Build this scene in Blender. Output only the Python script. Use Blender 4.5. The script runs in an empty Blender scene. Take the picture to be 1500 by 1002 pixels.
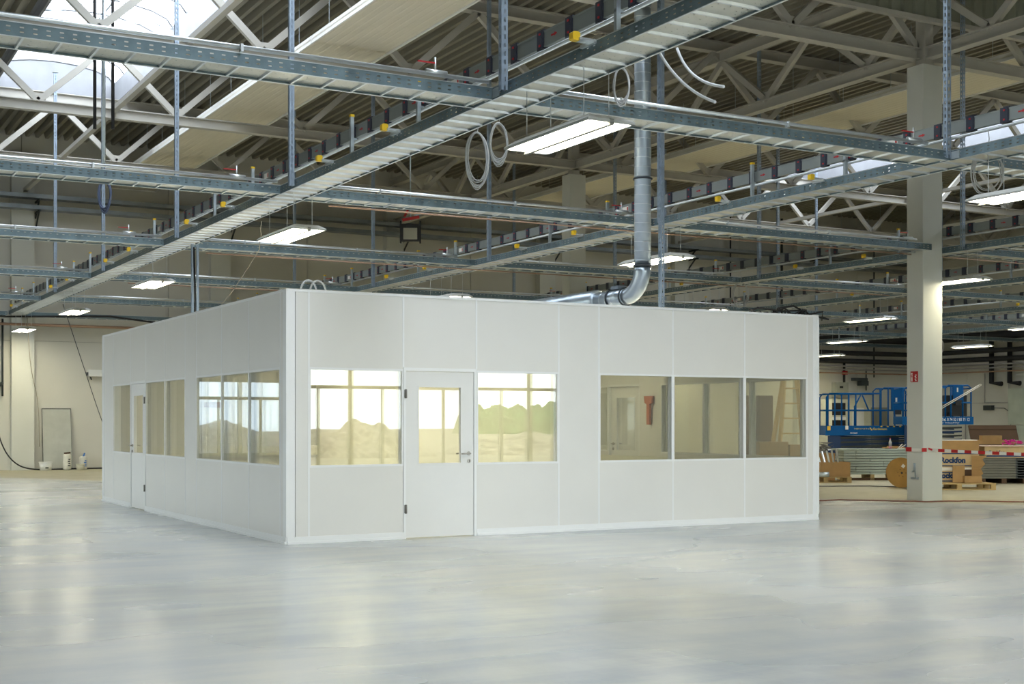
import bpy, math, random
from mathutils import Vector, Matrix
random.seed(7)
PI = math.pi
scene = bpy.context.scene
col = scene.collection

# ------------------------------------------------------------------ camera, sky, exposure
CAM_Z = 1.46
YAW = math.radians(29.1)
cd = bpy.data.cameras.new('camera'); cam = bpy.data.objects.new('camera', cd); col.objects.link(cam)
cam.location = (0, 0, CAM_Z); cam.rotation_euler = (PI / 2, 0, -YAW)
cd.sensor_width = 36.0; cd.lens = 36.0 * 1956 / 1500; cd.shift_y = 116 / 1500.0
cd.clip_end = 1000
scene.camera = cam

SKY_STRENGTH = 3.0
EXPOSURE = 1.15
scene.view_settings.view_transform = 'Standard'
scene.view_settings.look = 'None'
scene.view_settings.gamma = 1
scene.view_settings.use_curve_mapping = False
scene.view_settings.exposure = EXPOSURE
w = bpy.data.worlds.new('overcast_sky'); scene.world = w; w.use_nodes = True
nt = w.node_tree; nt.nodes.clear()
out = nt.nodes.new('ShaderNodeOutputWorld'); bg = nt.nodes.new('ShaderNodeBackground')
tc = nt.nodes.new('ShaderNodeTexCoord'); no = nt.nodes.new('ShaderNodeTexNoise'); no.inputs['Scale'].default_value = 2.5
no.inputs['Detail'].default_value = 5
mx = nt.nodes.new('ShaderNodeMix'); mx.data_type = 'RGBA'
mx.inputs['A'].default_value = (0.80, 0.90, 1.0, 1); mx.inputs['B'].default_value = (1.0, 1.0, 1.0, 1)
nt.links.new(tc.outputs['Generated'], no.inputs['Vector']); nt.links.new(no.outputs['Fac'], mx.inputs['Factor'])
nt.links.new(mx.outputs['Result'], bg.inputs['Color']); bg.inputs['Strength'].default_value = SKY_STRENGTH
nt.links.new(bg.outputs[0], out.inputs[0])

cy = scene.cycles
cy.max_bounces = 8; cy.diffuse_bounces = 5; cy.glossy_bounces = 4; cy.transparent_max_bounces = 16
cy.transmission_bounces = 4; cy.sample_clamp_indirect = 6; cy.caustics_reflective = False; cy.caustics_refractive = False
cy.use_denoising = True

# ------------------------------------------------------------------ materials
MATS = {}
def nodes_of(m):
    m.use_nodes = True
    n = m.node_tree; n.nodes.clear()
    return n
def mat(name, color, rough=0.5, metal=0.0, var=0.08, scale=3.0, bump=0.0, bscale=40.0, spec=0.5, rvar=0.0, holes=None, detail=4):
    if name in MATS: return MATS[name]
    m = bpy.data.materials.new(name); n = nodes_of(m); N = n.nodes; L = n.links
    o = N.new('ShaderNodeOutputMaterial'); b = N.new('ShaderNodeBsdfPrincipled')
    t = N.new('ShaderNodeTexCoord'); ns = N.new('ShaderNodeTexNoise')
    ns.inputs['Scale'].default_value = scale; ns.inputs['Detail'].default_value = detail
    L.new(t.outputs['Object'], ns.inputs['Vector'])
    mr = N.new('ShaderNodeMapRange'); mr.inputs['From Min'].default_value = .3; mr.inputs['From Max'].default_value = .7
    mr.inputs['To Min'].default_value = 1 - var; mr.inputs['To Max'].default_value = 1 + var
    L.new(ns.outputs['Fac'], mr.inputs['Value'])
    mu = N.new('ShaderNodeVectorMath'); mu.operation = 'SCALE'; mu.inputs[0].default_value = color
    L.new(mr.outputs[0], mu.inputs['Scale']); L.new(mu.outputs[0], b.inputs['Base Color'])
    b.inputs['Roughness'].default_value = rough; b.inputs['Metallic'].default_value = metal
    b.inputs['Specular IOR Level'].default_value = spec
    if rvar:
        r2 = N.new('ShaderNodeMapRange'); r2.inputs['From Min'].default_value = .3; r2.inputs['From Max'].default_value = .7
        r2.inputs['To Min'].default_value = rough - rvar; r2.inputs['To Max'].default_value = rough + rvar
        L.new(ns.outputs['Fac'], r2.inputs['Value']); L.new(r2.outputs[0], b.inputs['Roughness'])
    if bump:
        n2 = N.new('ShaderNodeTexNoise'); n2.inputs['Scale'].default_value = bscale; L.new(t.outputs['Object'], n2.inputs['Vector'])
        bp = N.new('ShaderNodeBump'); bp.inputs['Strength'].default_value = bump; bp.inputs['Distance'].default_value = 0.01
        L.new(n2.outputs['Fac'], bp.inputs['Height']); L.new(bp.outputs[0], b.inputs['Normal'])
    last = b.outputs[0]
    if holes:
        # slots punched through the sheet: (axis a, pitch, slot length, axis b, [(centre, half height)...])
        sx = N.new('ShaderNodeSeparateXYZ'); L.new(t.outputs['Object'], sx.inputs[0])
        def M(op, a, bb=None):
            q = N.new('ShaderNodeMath'); q.operation = op
            for i, v in enumerate((a, bb)):
                if v is None: continue
                if isinstance(v, (int, float)): q.inputs[i].default_value = v
                else: L.new(v, q.inputs[i])
            return q.outputs[0]
        a, pitch, ln, bb, rows = holes
        fa = M('LESS_THAN', M('FRACT', M('DIVIDE', sx.outputs[a], pitch)), ln / pitch)
        rr = None
        for c, h in rows:
            if bb == 'XY': k = M('LESS_THAN', M('MINIMUM', M('ABSOLUTE', sx.outputs['X']), M('ABSOLUTE', sx.outputs['Y'])), h)
            else: k = M('LESS_THAN', M('ABSOLUTE', M('SUBTRACT', sx.outputs[bb], c)), h)
            rr = k if rr is None else M('MAXIMUM', rr, k)
        msk = M('MULTIPLY', fa, rr)
        tr = N.new('ShaderNodeBsdfTransparent'); ms = N.new('ShaderNodeMixShader')
        L.new(msk, ms.inputs[0]); L.new(b.outputs[0], ms.inputs[1]); L.new(tr.outputs[0], ms.inputs[2]); last = ms.outputs[0]
    L.new(last, o.inputs[0])
    MATS[name] = m
    return m
def emit(name, color, s):
    if name in MATS: return MATS[name]
    m = bpy.data.materials.new(name); n = nodes_of(m)
    o = n.nodes.new('ShaderNodeOutputMaterial'); e = n.nodes.new('ShaderNodeEmission')
    e.inputs[0].default_value = (*color, 1); e.inputs[1].default_value = s
    n.links.new(e.outputs[0], o.inputs[0]); MATS[name] = m
    return m
def glass(name, tint=(1, 1, 1), refl=0.0, rough=0.0):
    if name in MATS: return MATS[name]
    m = bpy.data.materials.new(name); n = nodes_of(m); N = n.nodes; L = n.links
    o = N.new('ShaderNodeOutputMaterial'); tr = N.new('ShaderNodeBsdfTransparent'); gl = N.new('ShaderNodeBsdfGlossy')
    tr.inputs[0].default_value = (*tint, 1); gl.inputs['Roughness'].default_value = rough
    gl.inputs[0].default_value = (1, 1, 1, 1)
    fr = N.new('ShaderNodeFresnel'); fr.inputs[0].default_value = 1.5
    # both skins of the pane mirror; only the face that is entered does so here, as nothing is refracted
    ge = N.new('ShaderNodeNewGeometry'); iv = N.new('ShaderNodeMath'); iv.operation = 'SUBTRACT'; iv.inputs[0].default_value = 1.0
    L.new(ge.outputs['Backfacing'], iv.inputs[1])
    a1 = N.new('ShaderNodeMath'); a1.operation = 'MULTIPLY_ADD'; a1.inputs[1].default_value = 1.7; a1.inputs[2].default_value = refl
    L.new(fr.outputs[0], a1.inputs[0])
    ad = N.new('ShaderNodeMath'); ad.operation = 'MULTIPLY'; ad.use_clamp = True
    L.new(a1.outputs[0], ad.inputs[0]); L.new(iv.outputs[0], ad.inputs[1])
    ms = N.new('ShaderNodeMixShader'); L.new(ad.outputs[0], ms.inputs[0]); L.new(tr.outputs[0], ms.inputs[1]); L.new(gl.outputs[0], ms.inputs[2])
    L.new(ms.outputs[0], o.inputs[0]); MATS[name] = m
    return m
def milky(name):
    m = bpy.data.materials.new(name); n = nodes_of(m); N = n.nodes; L = n.links
    o = N.new('ShaderNodeOutputMaterial'); tr = N.new('ShaderNodeBsdfTransparent'); tl = N.new('ShaderNodeBsdfTranslucent')
    tr.inputs[0].default_value = (.93, .96, 1, 1); tl.inputs[0].default_value = (.85, .9, .95, 1)
    ms = N.new('ShaderNodeMixShader'); ms.inputs[0].default_value = .3
    L.new(tr.outputs[0], ms.inputs[1]); L.new(tl.outputs[0], ms.inputs[2]); L.new(ms.outputs[0], o.inputs[0]); MATS[name] = m
    return m

CAB = mat('cabin_white', (.745, .737, .715), .32, 0, .015, 1.5)
CABF = mat('cabin_profile', (.82, .83, .84), .28, 0, .01)
DOORM = mat('door_white', (.775, .775, .77), .35, 0, .01)
HALLW = mat('hall_wall', (.63, .62, .56), .6, 0, .03, .8)
HALLG = mat('wall_joint', (.30, .29, .26), .8, 0, .03)
COLM = mat('column_white', (.66, .67, .62), .45, 0, .03, 1.2)
STEELW = mat('truss_paint', (.50, .485, .44), .45, 0, .04, 2)
DECK = mat('roof_deck', (.25, .235, .185), .5, 0, .06, 1.0)
SCREENM = mat('screen_deck', (.27, .28, .22), .5, 0, .05, 1.0)
RADP = mat('radiant_panel', (.74, .69, .56), .5, 0, .02, 1.5)
RADE = mat('radiant_panel_edge', (.85, .85, .82), .5, 0, .02)
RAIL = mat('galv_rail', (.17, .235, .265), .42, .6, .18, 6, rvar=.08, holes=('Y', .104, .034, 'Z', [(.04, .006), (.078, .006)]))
SHEET = mat('galv_sheet', (.66, .65, .57), .38, .6, .08, 5, rvar=.06,  # the lamps' warm cast is put into this colour
            holes=('Y', .075, .014, 'X', [(.06, .008), (.11, .008), (.225, .008), (.34, .008), (.39, .008)]))
GALV = mat('galvanised', (.55, .62, .66), .35, .8, .12, 8, rvar=.06)
GALVL = mat('galvanised_light', (.72, .76, .78), .3, .8, .08, 8)
DUCT = mat('duct_steel', (.44, .51, .58), .34, .9, .10, 4, rvar=.06)
STRUT = mat('strut_steel', (.34, .42, .52), .4, .5, .15, 8, holes=('Z', .08, .045, 'XY', [(0.0, .010)]))
BUS = mat('busbar_grey', (.30, .33, .32), .4, .5, .05, 3)
BUSJ = mat('busbar_joint', (.03, .035, .055), .45, 0, .05)
RED = mat('red_plastic', (.50, .015, .02), .4, 0, .05)
YEL = mat('yellow_plastic', (.85, .55, .02), .4, 0, .05)
WHITE = mat('white_lacquer', (.78, .79, .77), .35, 0, .02)
BLACK = mat('black_rubber', (.012, .012, .013), .5, 0, .1)
BLACKP = mat('black_insulation', (.015, .015, .016), .7, 0, .1)
GREYC = mat('grey_cable', (.55, .56, .56), .5, 0, .05)
PIPEG = mat('grey_pipe', (.35, .34, .33), .45, .3, .1)
COPPER = mat('copper_pipe', (.40, .26, .18), .4, .5, .1)
BLUE = mat('lift_blue', (.0, .095, .31), .55, 0, .06, spec=.2)
DBLUE = mat('lift_dark_blue', (.0, .025, .10), .5, 0, .1)
CARD = mat('cardboard', (.42, .25, .10), .8, 0, .08, 5)
CARD2 = mat('cardboard_light', (.60, .45, .25), .8, 0, .08, 5)
CARDD = mat('cardboard_dark', (.09, .05, .025), .85, 0, .08)
NAVY = mat('print_navy', (.01, .045, .14), .7, 0, .02)
WOOD = mat('pallet_wood', (.50, .36, .16), .8, 0, .15, 6)
WOODL = mat('ladder_wood', (.62, .42, .16), .6, 0, .1, 6)
PLY = mat('drum_wood', (.40, .22, .05), .7, 0, .12, 5)
FILM = mat('stretch_film', (.30, .29, .27), .25, 0, .15, 10)
METS = mat('steel_section', (.32, .36, .31), .4, .5, .08, 4)
METD = mat('dark_section', (.05, .06, .06), .5, .3, .1, 4)
MAG = mat('magenta_film', (.80, .03, .40), .5, 0, .2)
PAPER = mat('paper', (.85, .83, .78), .7, 0, .03)
BRASS = mat('handle_steel', (.40, .38, .35), .3, .9, .03)
ORANGE = mat('orange_cord', (.22, .07, .04), .6, 0, .1)
CABI = mat('cabin_inside', (.74, .72, .62), .5, 0, .02)
SKIN = milky('skylight_sheet')
GLT = glass('window_glass_tinted', (.42, .46, .48), .0)
GLC = glass('window_glass', (.93, .95, .92), .0)
GLY = glass('cabin_glass', (.985, .985, .955), .06)
LAMPM = emit('lamp_tube', (1.0, .92, .66), 19.0)
LAMPC = emit('cabin_fill_lamp', (1.0, .93, .64), 12.0)

# ------------------------------------------------------------------ mesh helper
class MB:
    def __init__(s): s.v = []; s.f = []; s.m = []; s.sm = []
    def quad(s, p, mi=0, smooth=False):
        b = len(s.v); s.v += [tuple(q) for q in p]; s.f.append(tuple(range(b, b + len(p)))); s.m.append(mi); s.sm.append(smooth)
    def box(s, x0, x1, y0, y1, z0, z1, mi=0, M=None):
        if x0 > x1: x0, x1 = x1, x0
        if y0 > y1: y0, y1 = y1, y0
        if z0 > z1: z0, z1 = z1, z0
        c = [(x0, y0, z0), (x1, y0, z0), (x1, y1, z0), (x0, y1, z0), (x0, y0, z1), (x1, y0, z1), (x1, y1, z1), (x0, y1, z1)]
        if M: c = [tuple(M @ Vector(q)) for q in c]
        b = len(s.v); s.v += c
        for f in ((0, 3, 2, 1), (4, 5, 6, 7), (0, 1, 5, 4), (1, 2, 6, 5), (2, 3, 7, 6), (3, 0, 4, 7)):
            s.f.append(tuple(b + i for i in f)); s.m.append(mi); s.sm.append(False)
        return s
    def bar(s, p, q, a, b=None, mi=0, up=(0, 0, 1)):
        """rectangular bar from p to q, width a, height b"""
        b = a if b is None else b
        p = Vector(p); q = Vector(q); d = (q - p).normalized(); u = Vector(up)
        if abs(d.dot(u)) > .99: u = Vector((1, 0, 0))
        r = d.cross(u).normalized(); u = r.cross(d).normalized()
        c = []
        for e in (p, q):
            for i, j in ((-1, -1), (1, -1), (1, 1), (-1, 1)): c.append(tuple(e + r * (i * a / 2) + u * (j * b / 2)))
        k = len(s.v); s.v += c
        for f in ((0, 1, 2, 3), (7, 6, 5, 4), (0, 4, 5, 1), (1, 5, 6, 2), (2, 6, 7, 3), (3, 7, 4, 0)):
            s.f.append(tuple(k + i for i in f)); s.m.append(mi); s.sm.append(False)
        return s
    def tube(s, pts, r, n=8, mi=0, closed=False, caps=True):
        pts = [Vector(p) for p in pts]; k = len(s.v); m = len(pts); R = r if isinstance(r, (list, tuple)) else [r] * m
        u = None
        for i, p in enumerate(pts):
            a = pts[(i - 1) % m] if (i or closed) else p; b = pts[(i + 1) % m] if (i < m - 1 or closed) else p
            d = (b - a).normalized() if (b - a).length else Vector((0, 0, 1))
            if u is None:
                u = d.cross(Vector((0, 0, 1)))
                if u.length < .01: u = Vector((1, 0, 0))
            u = (u - d * u.dot(d)).normalized(); w_ = d.cross(u)
            for j in range(n):
                t = 2 * PI * j / n; s.v.append(tuple(p + (u * math.cos(t) + w_ * math.sin(t)) * R[i]))
        for i in range(m if closed else m - 1):
            for j in range(n):
                a = k + i * n; b = k + ((i + 1) % m) * n
                s.f.append((a + j, a + (j + 1) % n, b + (j + 1) % n, b + j)); s.m.append(mi); s.sm.append(True)
        if caps and not closed:
            s.f.append(tuple(k + j for j in reversed(range(n)))); s.m.append(mi); s.sm.append(False)
            s.f.append(tuple(k + (m - 1) * n + j for j in range(n))); s.m.append(mi); s.sm.append(False)
        return s
    def extrude(s, prof, axis, a, b, mi=0, caps=True):
        """closed 2D profile extruded along an axis ('X','Y','Z')"""
        def mk(p, t):
            return {'X': (t, p[0], p[1]), 'Y': (p[0], t, p[1]), 'Z': (p[0], p[1], t)}[axis]
        k = len(s.v); n = len(prof)
        s.v += [mk(p, a) for p in prof] + [mk(p, b) for p in prof]
        for i in range(n):
            s.f.append((k + i, k + (i + 1) % n, k + n + (i + 1) % n, k + n + i)); s.m.append(mi); s.sm.append(False)
        if caps:
            s.f.append(tuple(k + i for i in reversed(range(n)))); s.m.append(mi); s.sm.append(False)
            s.f.append(tuple(k + n + i for i in range(n))); s.m.append(mi); s.sm.append(False)
        return s
    def mesh(s, name, mats):
        me = bpy.data.meshes.new(name); me.from_pydata(s.v, [], s.f)
        for m in (mats if isinstance(mats, (list, tuple)) else [mats]): me.materials.append(m)
        me.polygons.foreach_set('material_index', s.m); me.polygons.foreach_set('use_smooth', s.sm)
        me.update(); return me

def link(name, data, parent=None, loc=(0, 0, 0), rot=None):
    o = bpy.data.objects.new(name, data); col.objects.link(o); o.location = loc
    if rot: o.rotation_euler = rot
    if parent: o.parent = parent
    return o
def put(name, mb, mats, parent=None, loc=(0, 0, 0), rot=None, kind=None, label=None):
    o = link(name, mb.mesh(name, mats), parent, loc, rot)
    if kind: o['kind'] = kind
    if label: o['label'] = label
    return o
def tag(o, label, cat, group=None):
    o['label'] = label; o['category'] = cat
    if group: o['group'] = group
    return o
def thing(name, label, cat, loc=(0, 0, 0), rz=0, group=None):
    o = bpy.data.objects.new(name, None); col.objects.link(o); o.location = loc; o.rotation_euler = (0, 0, rz)
    o.empty_display_size = .2
    return tag(o, label, cat, group)
ORD = ['first', 'second', 'third', 'fourth', 'fifth', 'sixth', 'seventh', 'eighth', 'ninth', 'tenth']
BX = lambda *a: MB().box(*a)

# ------------------------------------------------------------------ hall dimensions
XL, XR, YF, YB = -7.0, 43.2, -6.0, 42.0
ZD = 9.98                                   # underside of the roof deck
MX = [6.10, 12.28, 18.98, 24.35, 30.5, 36.3]     # long trays
CY = [11.34, 17.44, 23.58, 29.68, 35.75, 41.25]   # cross trays
ZT = 4.56                                   # underside of the trays
SKY = [(5.0, 8.1), (29.4, 32.5)]
SKY_Y0, SKY_Y1 = -4.0, 36.6

# ------------------------------------------------------------------ floor
m = bpy.data.materials.new('polished_concrete'); n = nodes_of(m); N = n.nodes; L = n.links
o = N.new('ShaderNodeOutputMaterial'); b = N.new('ShaderNodeBsdfPrincipled'); t = N.new('ShaderNodeTexCoord')
def noise(scale, detail=6, rough=.55, sc=None, dist=0):
    q = N.new('ShaderNodeTexNoise'); q.inputs['Scale'].default_value = scale; q.inputs['Detail'].default_value = detail
    q.inputs['Roughness'].default_value = rough; q.inputs['Distortion'].default_value = dist
    if sc:
        mp = N.new('ShaderNodeMapping'); mp.inputs['Scale'].default_value = sc; mp.inputs['Rotation'].default_value = (0, 0, .5)
        L.new(t.outputs['Object'], mp.inputs[0]); L.new(mp.outputs[0], q.inputs[0])
    else: L.new(t.outputs['Object'], q.inputs[0])
    return q.outputs['Fac']
def ramp(fac, *st):
    r = N.new('ShaderNodeValToRGB'); e = r.color_ramp.elements
    while len(e) < len(st): e.new(.5)
    for i, (p, c) in enumerate(st): e[i].position = p; e[i].color = (*c, 1)
    L.new(fac, r.inputs[0]); return r.outputs[0]
def mixc(fac, a, bb):
    q = N.new('ShaderNodeMix'); q.data_type = 'RGBA'
    if isinstance(fac, float): q.inputs['Factor'].default_value = fac
    else: L.new(fac, q.inputs['Factor'])
    for k, v in (('A', a), ('B', bb)):
        if isinstance(v, tuple): q.inputs[k].default_value = (*v, 1)
        else: L.new(v, q.inputs[k])
    return q.outputs['Result']
c1 = ramp(noise(.35, 9, .66, (1, .40, 1), .8), (.34, (.33, .37, .40)), (.5, (.50, .52, .52)), (.66, (.61, .61, .575)))
c2 = ramp(noise(1.7, 8, .62, (.35, 1.6, 1)), (.38, (.42, .46, .50)), (.62, (.60, .60, .57)))
c3 = mixc(.5, c1, c2)
# site dust beyond the trodden line
sx = N.new('ShaderNodeSeparateXYZ'); L.new(t.outputs['Object'], sx.inputs[0])
def MM(op, a, bb=None):
    q = N.new('ShaderNodeMath'); q.operation = op
    for i, v in enumerate((a, bb)):
        if v is None: continue
        if isinstance(v, (int, float)): q.inputs[i].default_value = v
        else: L.new(v, q.inputs[i])
    return q.outputs[0]
far = MM('ADD', MM('MULTIPLY', sx.outputs['X'], .84), MM('MULTIPLY', sx.outputs['Y'], .58))
far = MM('ADD', far, MM('MULTIPLY', noise(.5, 5), 3.0))
dm = N.new('ShaderNodeMapRange'); dm.inputs['From Min'].default_value = 26.4; dm.inputs['From Max'].default_value = 27.6
L.new(far, dm.inputs['Value'])
c4 = mixc(dm.outputs[0], c3, ramp(noise(3, 6), (.3, (.40, .37, .26)), (.7, (.50, .47, .35))))
L.new(c4, b.inputs['Base Color'])
r1 = N.new('ShaderNodeMapRange'); r1.inputs['From Min'].default_value = .35; r1.inputs['From Max'].default_value = .65
r1.inputs['To Min'].default_value = .20; r1.inputs['To Max'].default_value = .34; L.new(noise(.5, 2, .5, (.5, 1.0, 1)), r1.inputs['Value'])
L.new(MM('ADD', r1.outputs[0], MM('MULTIPLY', dm.outputs[0], .35)), b.inputs['Roughness'])
b.inputs['Specular IOR Level'].default_value = .42
L.new(b.outputs[0], o.inputs[0]); FLOORM = m
put('floor', BX(XL, XR, YF, YB, -.2, 0), FLOORM, kind='structure')

# ------------------------------------------------------------------ walls of the hall
def wall_panels(parent, name, u_edges, z_edges, axis, pos, skip=()):
    for i in range(len(u_edges) - 1):
        for j in range(len(z_edges) - 1):
            if (i, j) in skip: continue
            a, b_ = u_edges[i] + .008, u_edges[i + 1] - .008; c, d = z_edges[j] + .006, z_edges[j + 1] - .006
            mb = BX(a, b_, pos, pos + .05, c, d) if axis == 'X' else BX(pos, pos + .05, a, b_, c, d)
            put('panel', mb, HALLW, parent)
ZE = [0, 3.87, 5.9, 7.9, 10.35]
wb = put('wall_back', MB().box(1.2, XR, YB + .05, YB + .2, 0, 10.4).box(XL, -6.4, YB + .05, YB + .2, 0, 10.4)
         .box(-6.4, 1.2, YB + .05, YB + .2, 2.8, 10.4).box(-6.4, 1.2, YB + .05, YB + .2, 0, .35)
         .box(-6.4, -4.0, YB + .05, YB + .2, .35, 2.8).box(-1.2, 1.2, YB + .05, YB + .2, .35, 2.8), HALLG, kind='structure')
ue = [1.2, 3.6, 6.6, 11.0, 12.6, 15.6, 18.66, 21.7, 24.7, 27.7, 30.7, 33.7, 36.8, 40.0, XR]
wall_panels(wb, 'panel', ue, ZE, 'X', YB)
wr = put('wall_right', BX(XR + .05, XR + .2, YF, YB + .2, 0, 10.4), HALLG, kind='structure')
wall_panels(wr, 'panel', [12.0, 15, 18, 21, 24, 27, 30, 33, 36, 39, YB], ZE, 'Y', XR)
put('wall_left', MB().box(XL - .2, XL, YF, 17.0, 0, 10.4).box(XL - .2, XL, 39.0, YB + .2, 0, 10.4).box(XL - .2, XL, 17.0, 39.0, 4.2, 10.4).box(XL - .2, XL, 17.0, 39.0, 0, .4), HALLW, kind='structure')
wf = put('wall_front', MB().box(22.8, XR + .2, YF - .2, YF, 0, 10.4).box(XL - .2, -3.2, YF - .2, YF, 0, 10.4)
         .box(-3.2, 22.8, YF - .2, YF, 4.9, 10.4), HALLW, kind='structure')
# glazed front behind the camera: shows mirrored in the cabin's panes
def glazing(name, x0, x1, y, z0, z1, step, tz, half, idx, gl=None):
    GL = gl or GLC
    fr = MB(); fr.box(x0, x1, y - .04, y + .04, z0, z0 + .08).box(x0, x1, y - .04, y + .04, z1 - .08, z1)
    fr.box(x0, x1, y - .04, y + .04, tz - .05, tz + .05)
    root = put('window_%d' % idx, fr, FRM, kind='structure')
    x = x0; i = 0
    while x <= x1 + .01:
        put('mullion', BX(x - .06, x + .06, y - .07, y + .07, z0, z1), FRM, root)
        if x + step <= x1 + .01:
            put('pane', BX(x + .06, x + step - .06, y - .006, y + .006, tz + .05, z1 - .08), GL, root)
            hh = [x + .06, x + step / 2 - .035, x + step / 2 + .035, x + step - .06]
            put('mullion', BX(hh[1], hh[2], y - .04, y + .04, z0 + .08, tz - .05), FRM, root)
            put('pane', BX(hh[0], hh[1], y - .006, y + .006, z0 + .08, tz - .05), GL, root)
            put('pane', BX(hh[2], hh[3], y - .006, y + .006, z0 + .08, tz - .05), GL, root)
        x += step; i += 1
FRM = mat('window_frame_grey', (.20, .21, .17), .5, .2, .05)
glazing('front', -3.2, 22.8, YF, 0, 4.9, 2.0, 2.45, 1.0, 1)
glazing('back', -4.0, -1.2, YB + .1, .35, 2.8, 1.4, 2.2, 1.0, 2, GLT)
wl = bpy.data.objects.get('window_2')
_n = len(bpy.data.objects); glazing('left', 17.0, 39.0, 0, .4, 4.2, 2.0, 2.3, 1.0, 5)  # unseen window, added to brighten the cabin's left side and the floor
q = bpy.data.objects['window_5']; q.rotation_euler = (0, 0, PI / 2); q.location = (XL - .1, 0, 0)
# wall pilasters
for k, x in enumerate([6.6, 12.6, 18.66, 24.7, 30.7, 36.8]):
    put('pilaster', MB().box(x - .32, x + .32, YB - .28, YB, 0, 9.3).box(x - .36, x + .36, YB - .3, YB, 9.3, 9.42), COLM, wb)

# ------------------------------------------------------------------ roof deck and skylights
mb = MB(); pitch = .28; x = XL
def strip(x, y0, y1):
    pr = [(x, ZD), (x + .09, ZD), (x + .13, ZD + .15), (x + .24, ZD + .15), (x + .28, ZD)]
    for i in range(4):
        (a, za), (c, zc) = pr[i], pr[i + 1]
        mb.quad([(a, y0, za), (a, y1, za), (c, y1, zc), (c, y0, zc)])
while x < XR:
    hit = any(a - .25 < x < b_ - .02 for a, b_ in SKY)
    if hit:
        strip(x, SKY_Y1, YB + .2); strip(x, YF, SKY_Y0)
    else: strip(x, YF, YB + .2)
    x += pitch
put('ceiling', mb, DECK, kind='structure')
CURB = mat('curb_grey', (.26, .27, .29), .5, .3, .06)
for si, (a, c) in enumerate(SKY):
    root = put('window_%d' % (3 + si), MB().box(a - .06, a, SKY_Y0, SKY_Y1, ZD - .02, ZD + .55).box(c, c + .06, SKY_Y0, SKY_Y1, ZD - .02, ZD + .55)
               .box(a, c, SKY_Y1, SKY_Y1 + .06, ZD - .02, ZD + .95).box(a, c, SKY_Y0 - .06, SKY_Y0, ZD - .02, ZD + .95)
               .box(a - .3, a - .06, SKY_Y0, SKY_Y1, ZD + .16, ZD + .2).box(c + .06, c + .3, SKY_Y0, SKY_Y1, ZD + .16, ZD + .2), CURB, kind='structure')
    nseg = 34; dy = (SKY_Y1 - SKY_Y0) / nseg; xm = (a + c) / 2; hw = (c - a) / 2
    arc = [(-hw * math.cos(PI * i / 8), .42 * math.sin(PI * i / 8)) for i in range(9)]
    pane = MB()
    for i in range(8):
        (u, zu), (v, zv) = arc[i], arc[i + 1]
        pane.quad([(u, .02, zu), (v, .02, zv), (v, dy - .02, zv), (u, dy - .02, zu)], 0, True)
    pm = pane.mesh('pane', SKIN)
    rb = MB().tube([(u, 0, z) for u, z in arc], .028, 5).mesh('glazing_bar', CURB)
    for i in range(nseg + 1):
        y = SKY_Y0 + i * dy
        if i < nseg: link('pane', pm, root, (xm, y, ZD + .55))
        link('glazing_bar', rb, root, (xm, y, ZD + .55))
    for y0 in (33.0, 30.5, 27.0, 24.5, 21.5, 18.5):     # opening gear under the dome
        put('vent_gear', MB().bar((a, y0, ZD + .5), (c, y0 + .1, ZD + .5), .03).bar((a + .3, y0, ZD + .5), (xm, y0 - 1.1, ZD + .62), .03)
            .bar((c - .3, y0, ZD + .5), (xm, y0 - 1.1, ZD + .62), .03).bar((xm, y0 - 1.1, ZD + .62), (xm, y0 + 1, ZD + .62), .04), GALV, root)

# light portals in the openings (sampling aids, they give off nothing of their own)
def portal(loc, sx_, sy_, rot):
    l = bpy.data.lights.new('portal', 'AREA'); l.shape = 'RECTANGLE'; l.size = sx_; l.size_y = sy_
    l.cycles.is_portal = True
    q = bpy.data.objects.new('daylight_portal', l); col.objects.link(q); q.location = loc; q.rotation_euler = rot
for a, c in SKY:
    portal(((a + c) / 2, (SKY_Y0 + SKY_Y1) / 2, ZD + .5), c - a, SKY_Y1 - SKY_Y0, (0, 0, 0))
portal((9.8, YF + .1, 2.45), 26, 4.9, (-PI / 2, 0, 0))
portal((-2.6, YB - .05, 1.6), 2.8, 2.4, (PI / 2, 0, 0))
portal((XL + .05, 28.0, 2.3), 3.8, 22.0, (0, -PI / 2, 0))

# ------------------------------------------------------------------ roof trusses
def ibeam(length, h, wd, t=.018, axis='X'):
    pr = [(-wd / 2, -h / 2), (wd / 2, -h / 2), (wd / 2, -h / 2 + t), (.012, -h / 2 + t), (.012, h / 2 - t), (wd / 2, h / 2 - t), (wd / 2, h / 2),
          (-wd / 2, h / 2), (-wd / 2, h / 2 - t), (-.012, h / 2 - t), (-.012, -h / 2 + t), (-wd / 2, -h / 2 + t)]
    return MB().extrude(pr, axis, 0, length)
ZB, ZTP = 8.24, 9.86
def truss(axis, u0, u1, pos, label, zt=ZTP, group='roof trusses', first=None):
    root = thing('roof_truss', label, 'truss', (u0, pos, ZB) if axis == 'X' else (pos, u0, ZB), group=group)
    ln = u1 - u0; h = zt - ZB
    def q(u, z, off=0): return (u, off, z) if axis == 'X' else (off, u, z)
    put('bottom_chord', ibeam(ln, .22, .2, axis=axis), STEELW, root)
    put('top_chord', ibeam(ln, .24, .22, axis=axis), STEELW, root, q(0, h))
    s = first if first is not None else 0; up = False
    pts = []; u = s
    while u <= ln + .01: pts.append((u, .11 if not up else h - .12)); up = not up; u += 1.5
    for (a, za), (c, zc) in zip(pts, pts[1:]):
        put('diagonal', MB().bar(q(a, za), q(c, zc), .13, .10, up=(0, 1, 0) if axis == 'X' else (1, 0, 0)), STEELW, root)
        if za < .3: put('gusset', MB().box(*( (a - .16, a + .16, -.008, .008, .1, .28) if axis == 'X' else (-.008, .008, a - .16, a + .16, .1, .28))), STEELW, root)
    return root
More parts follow.
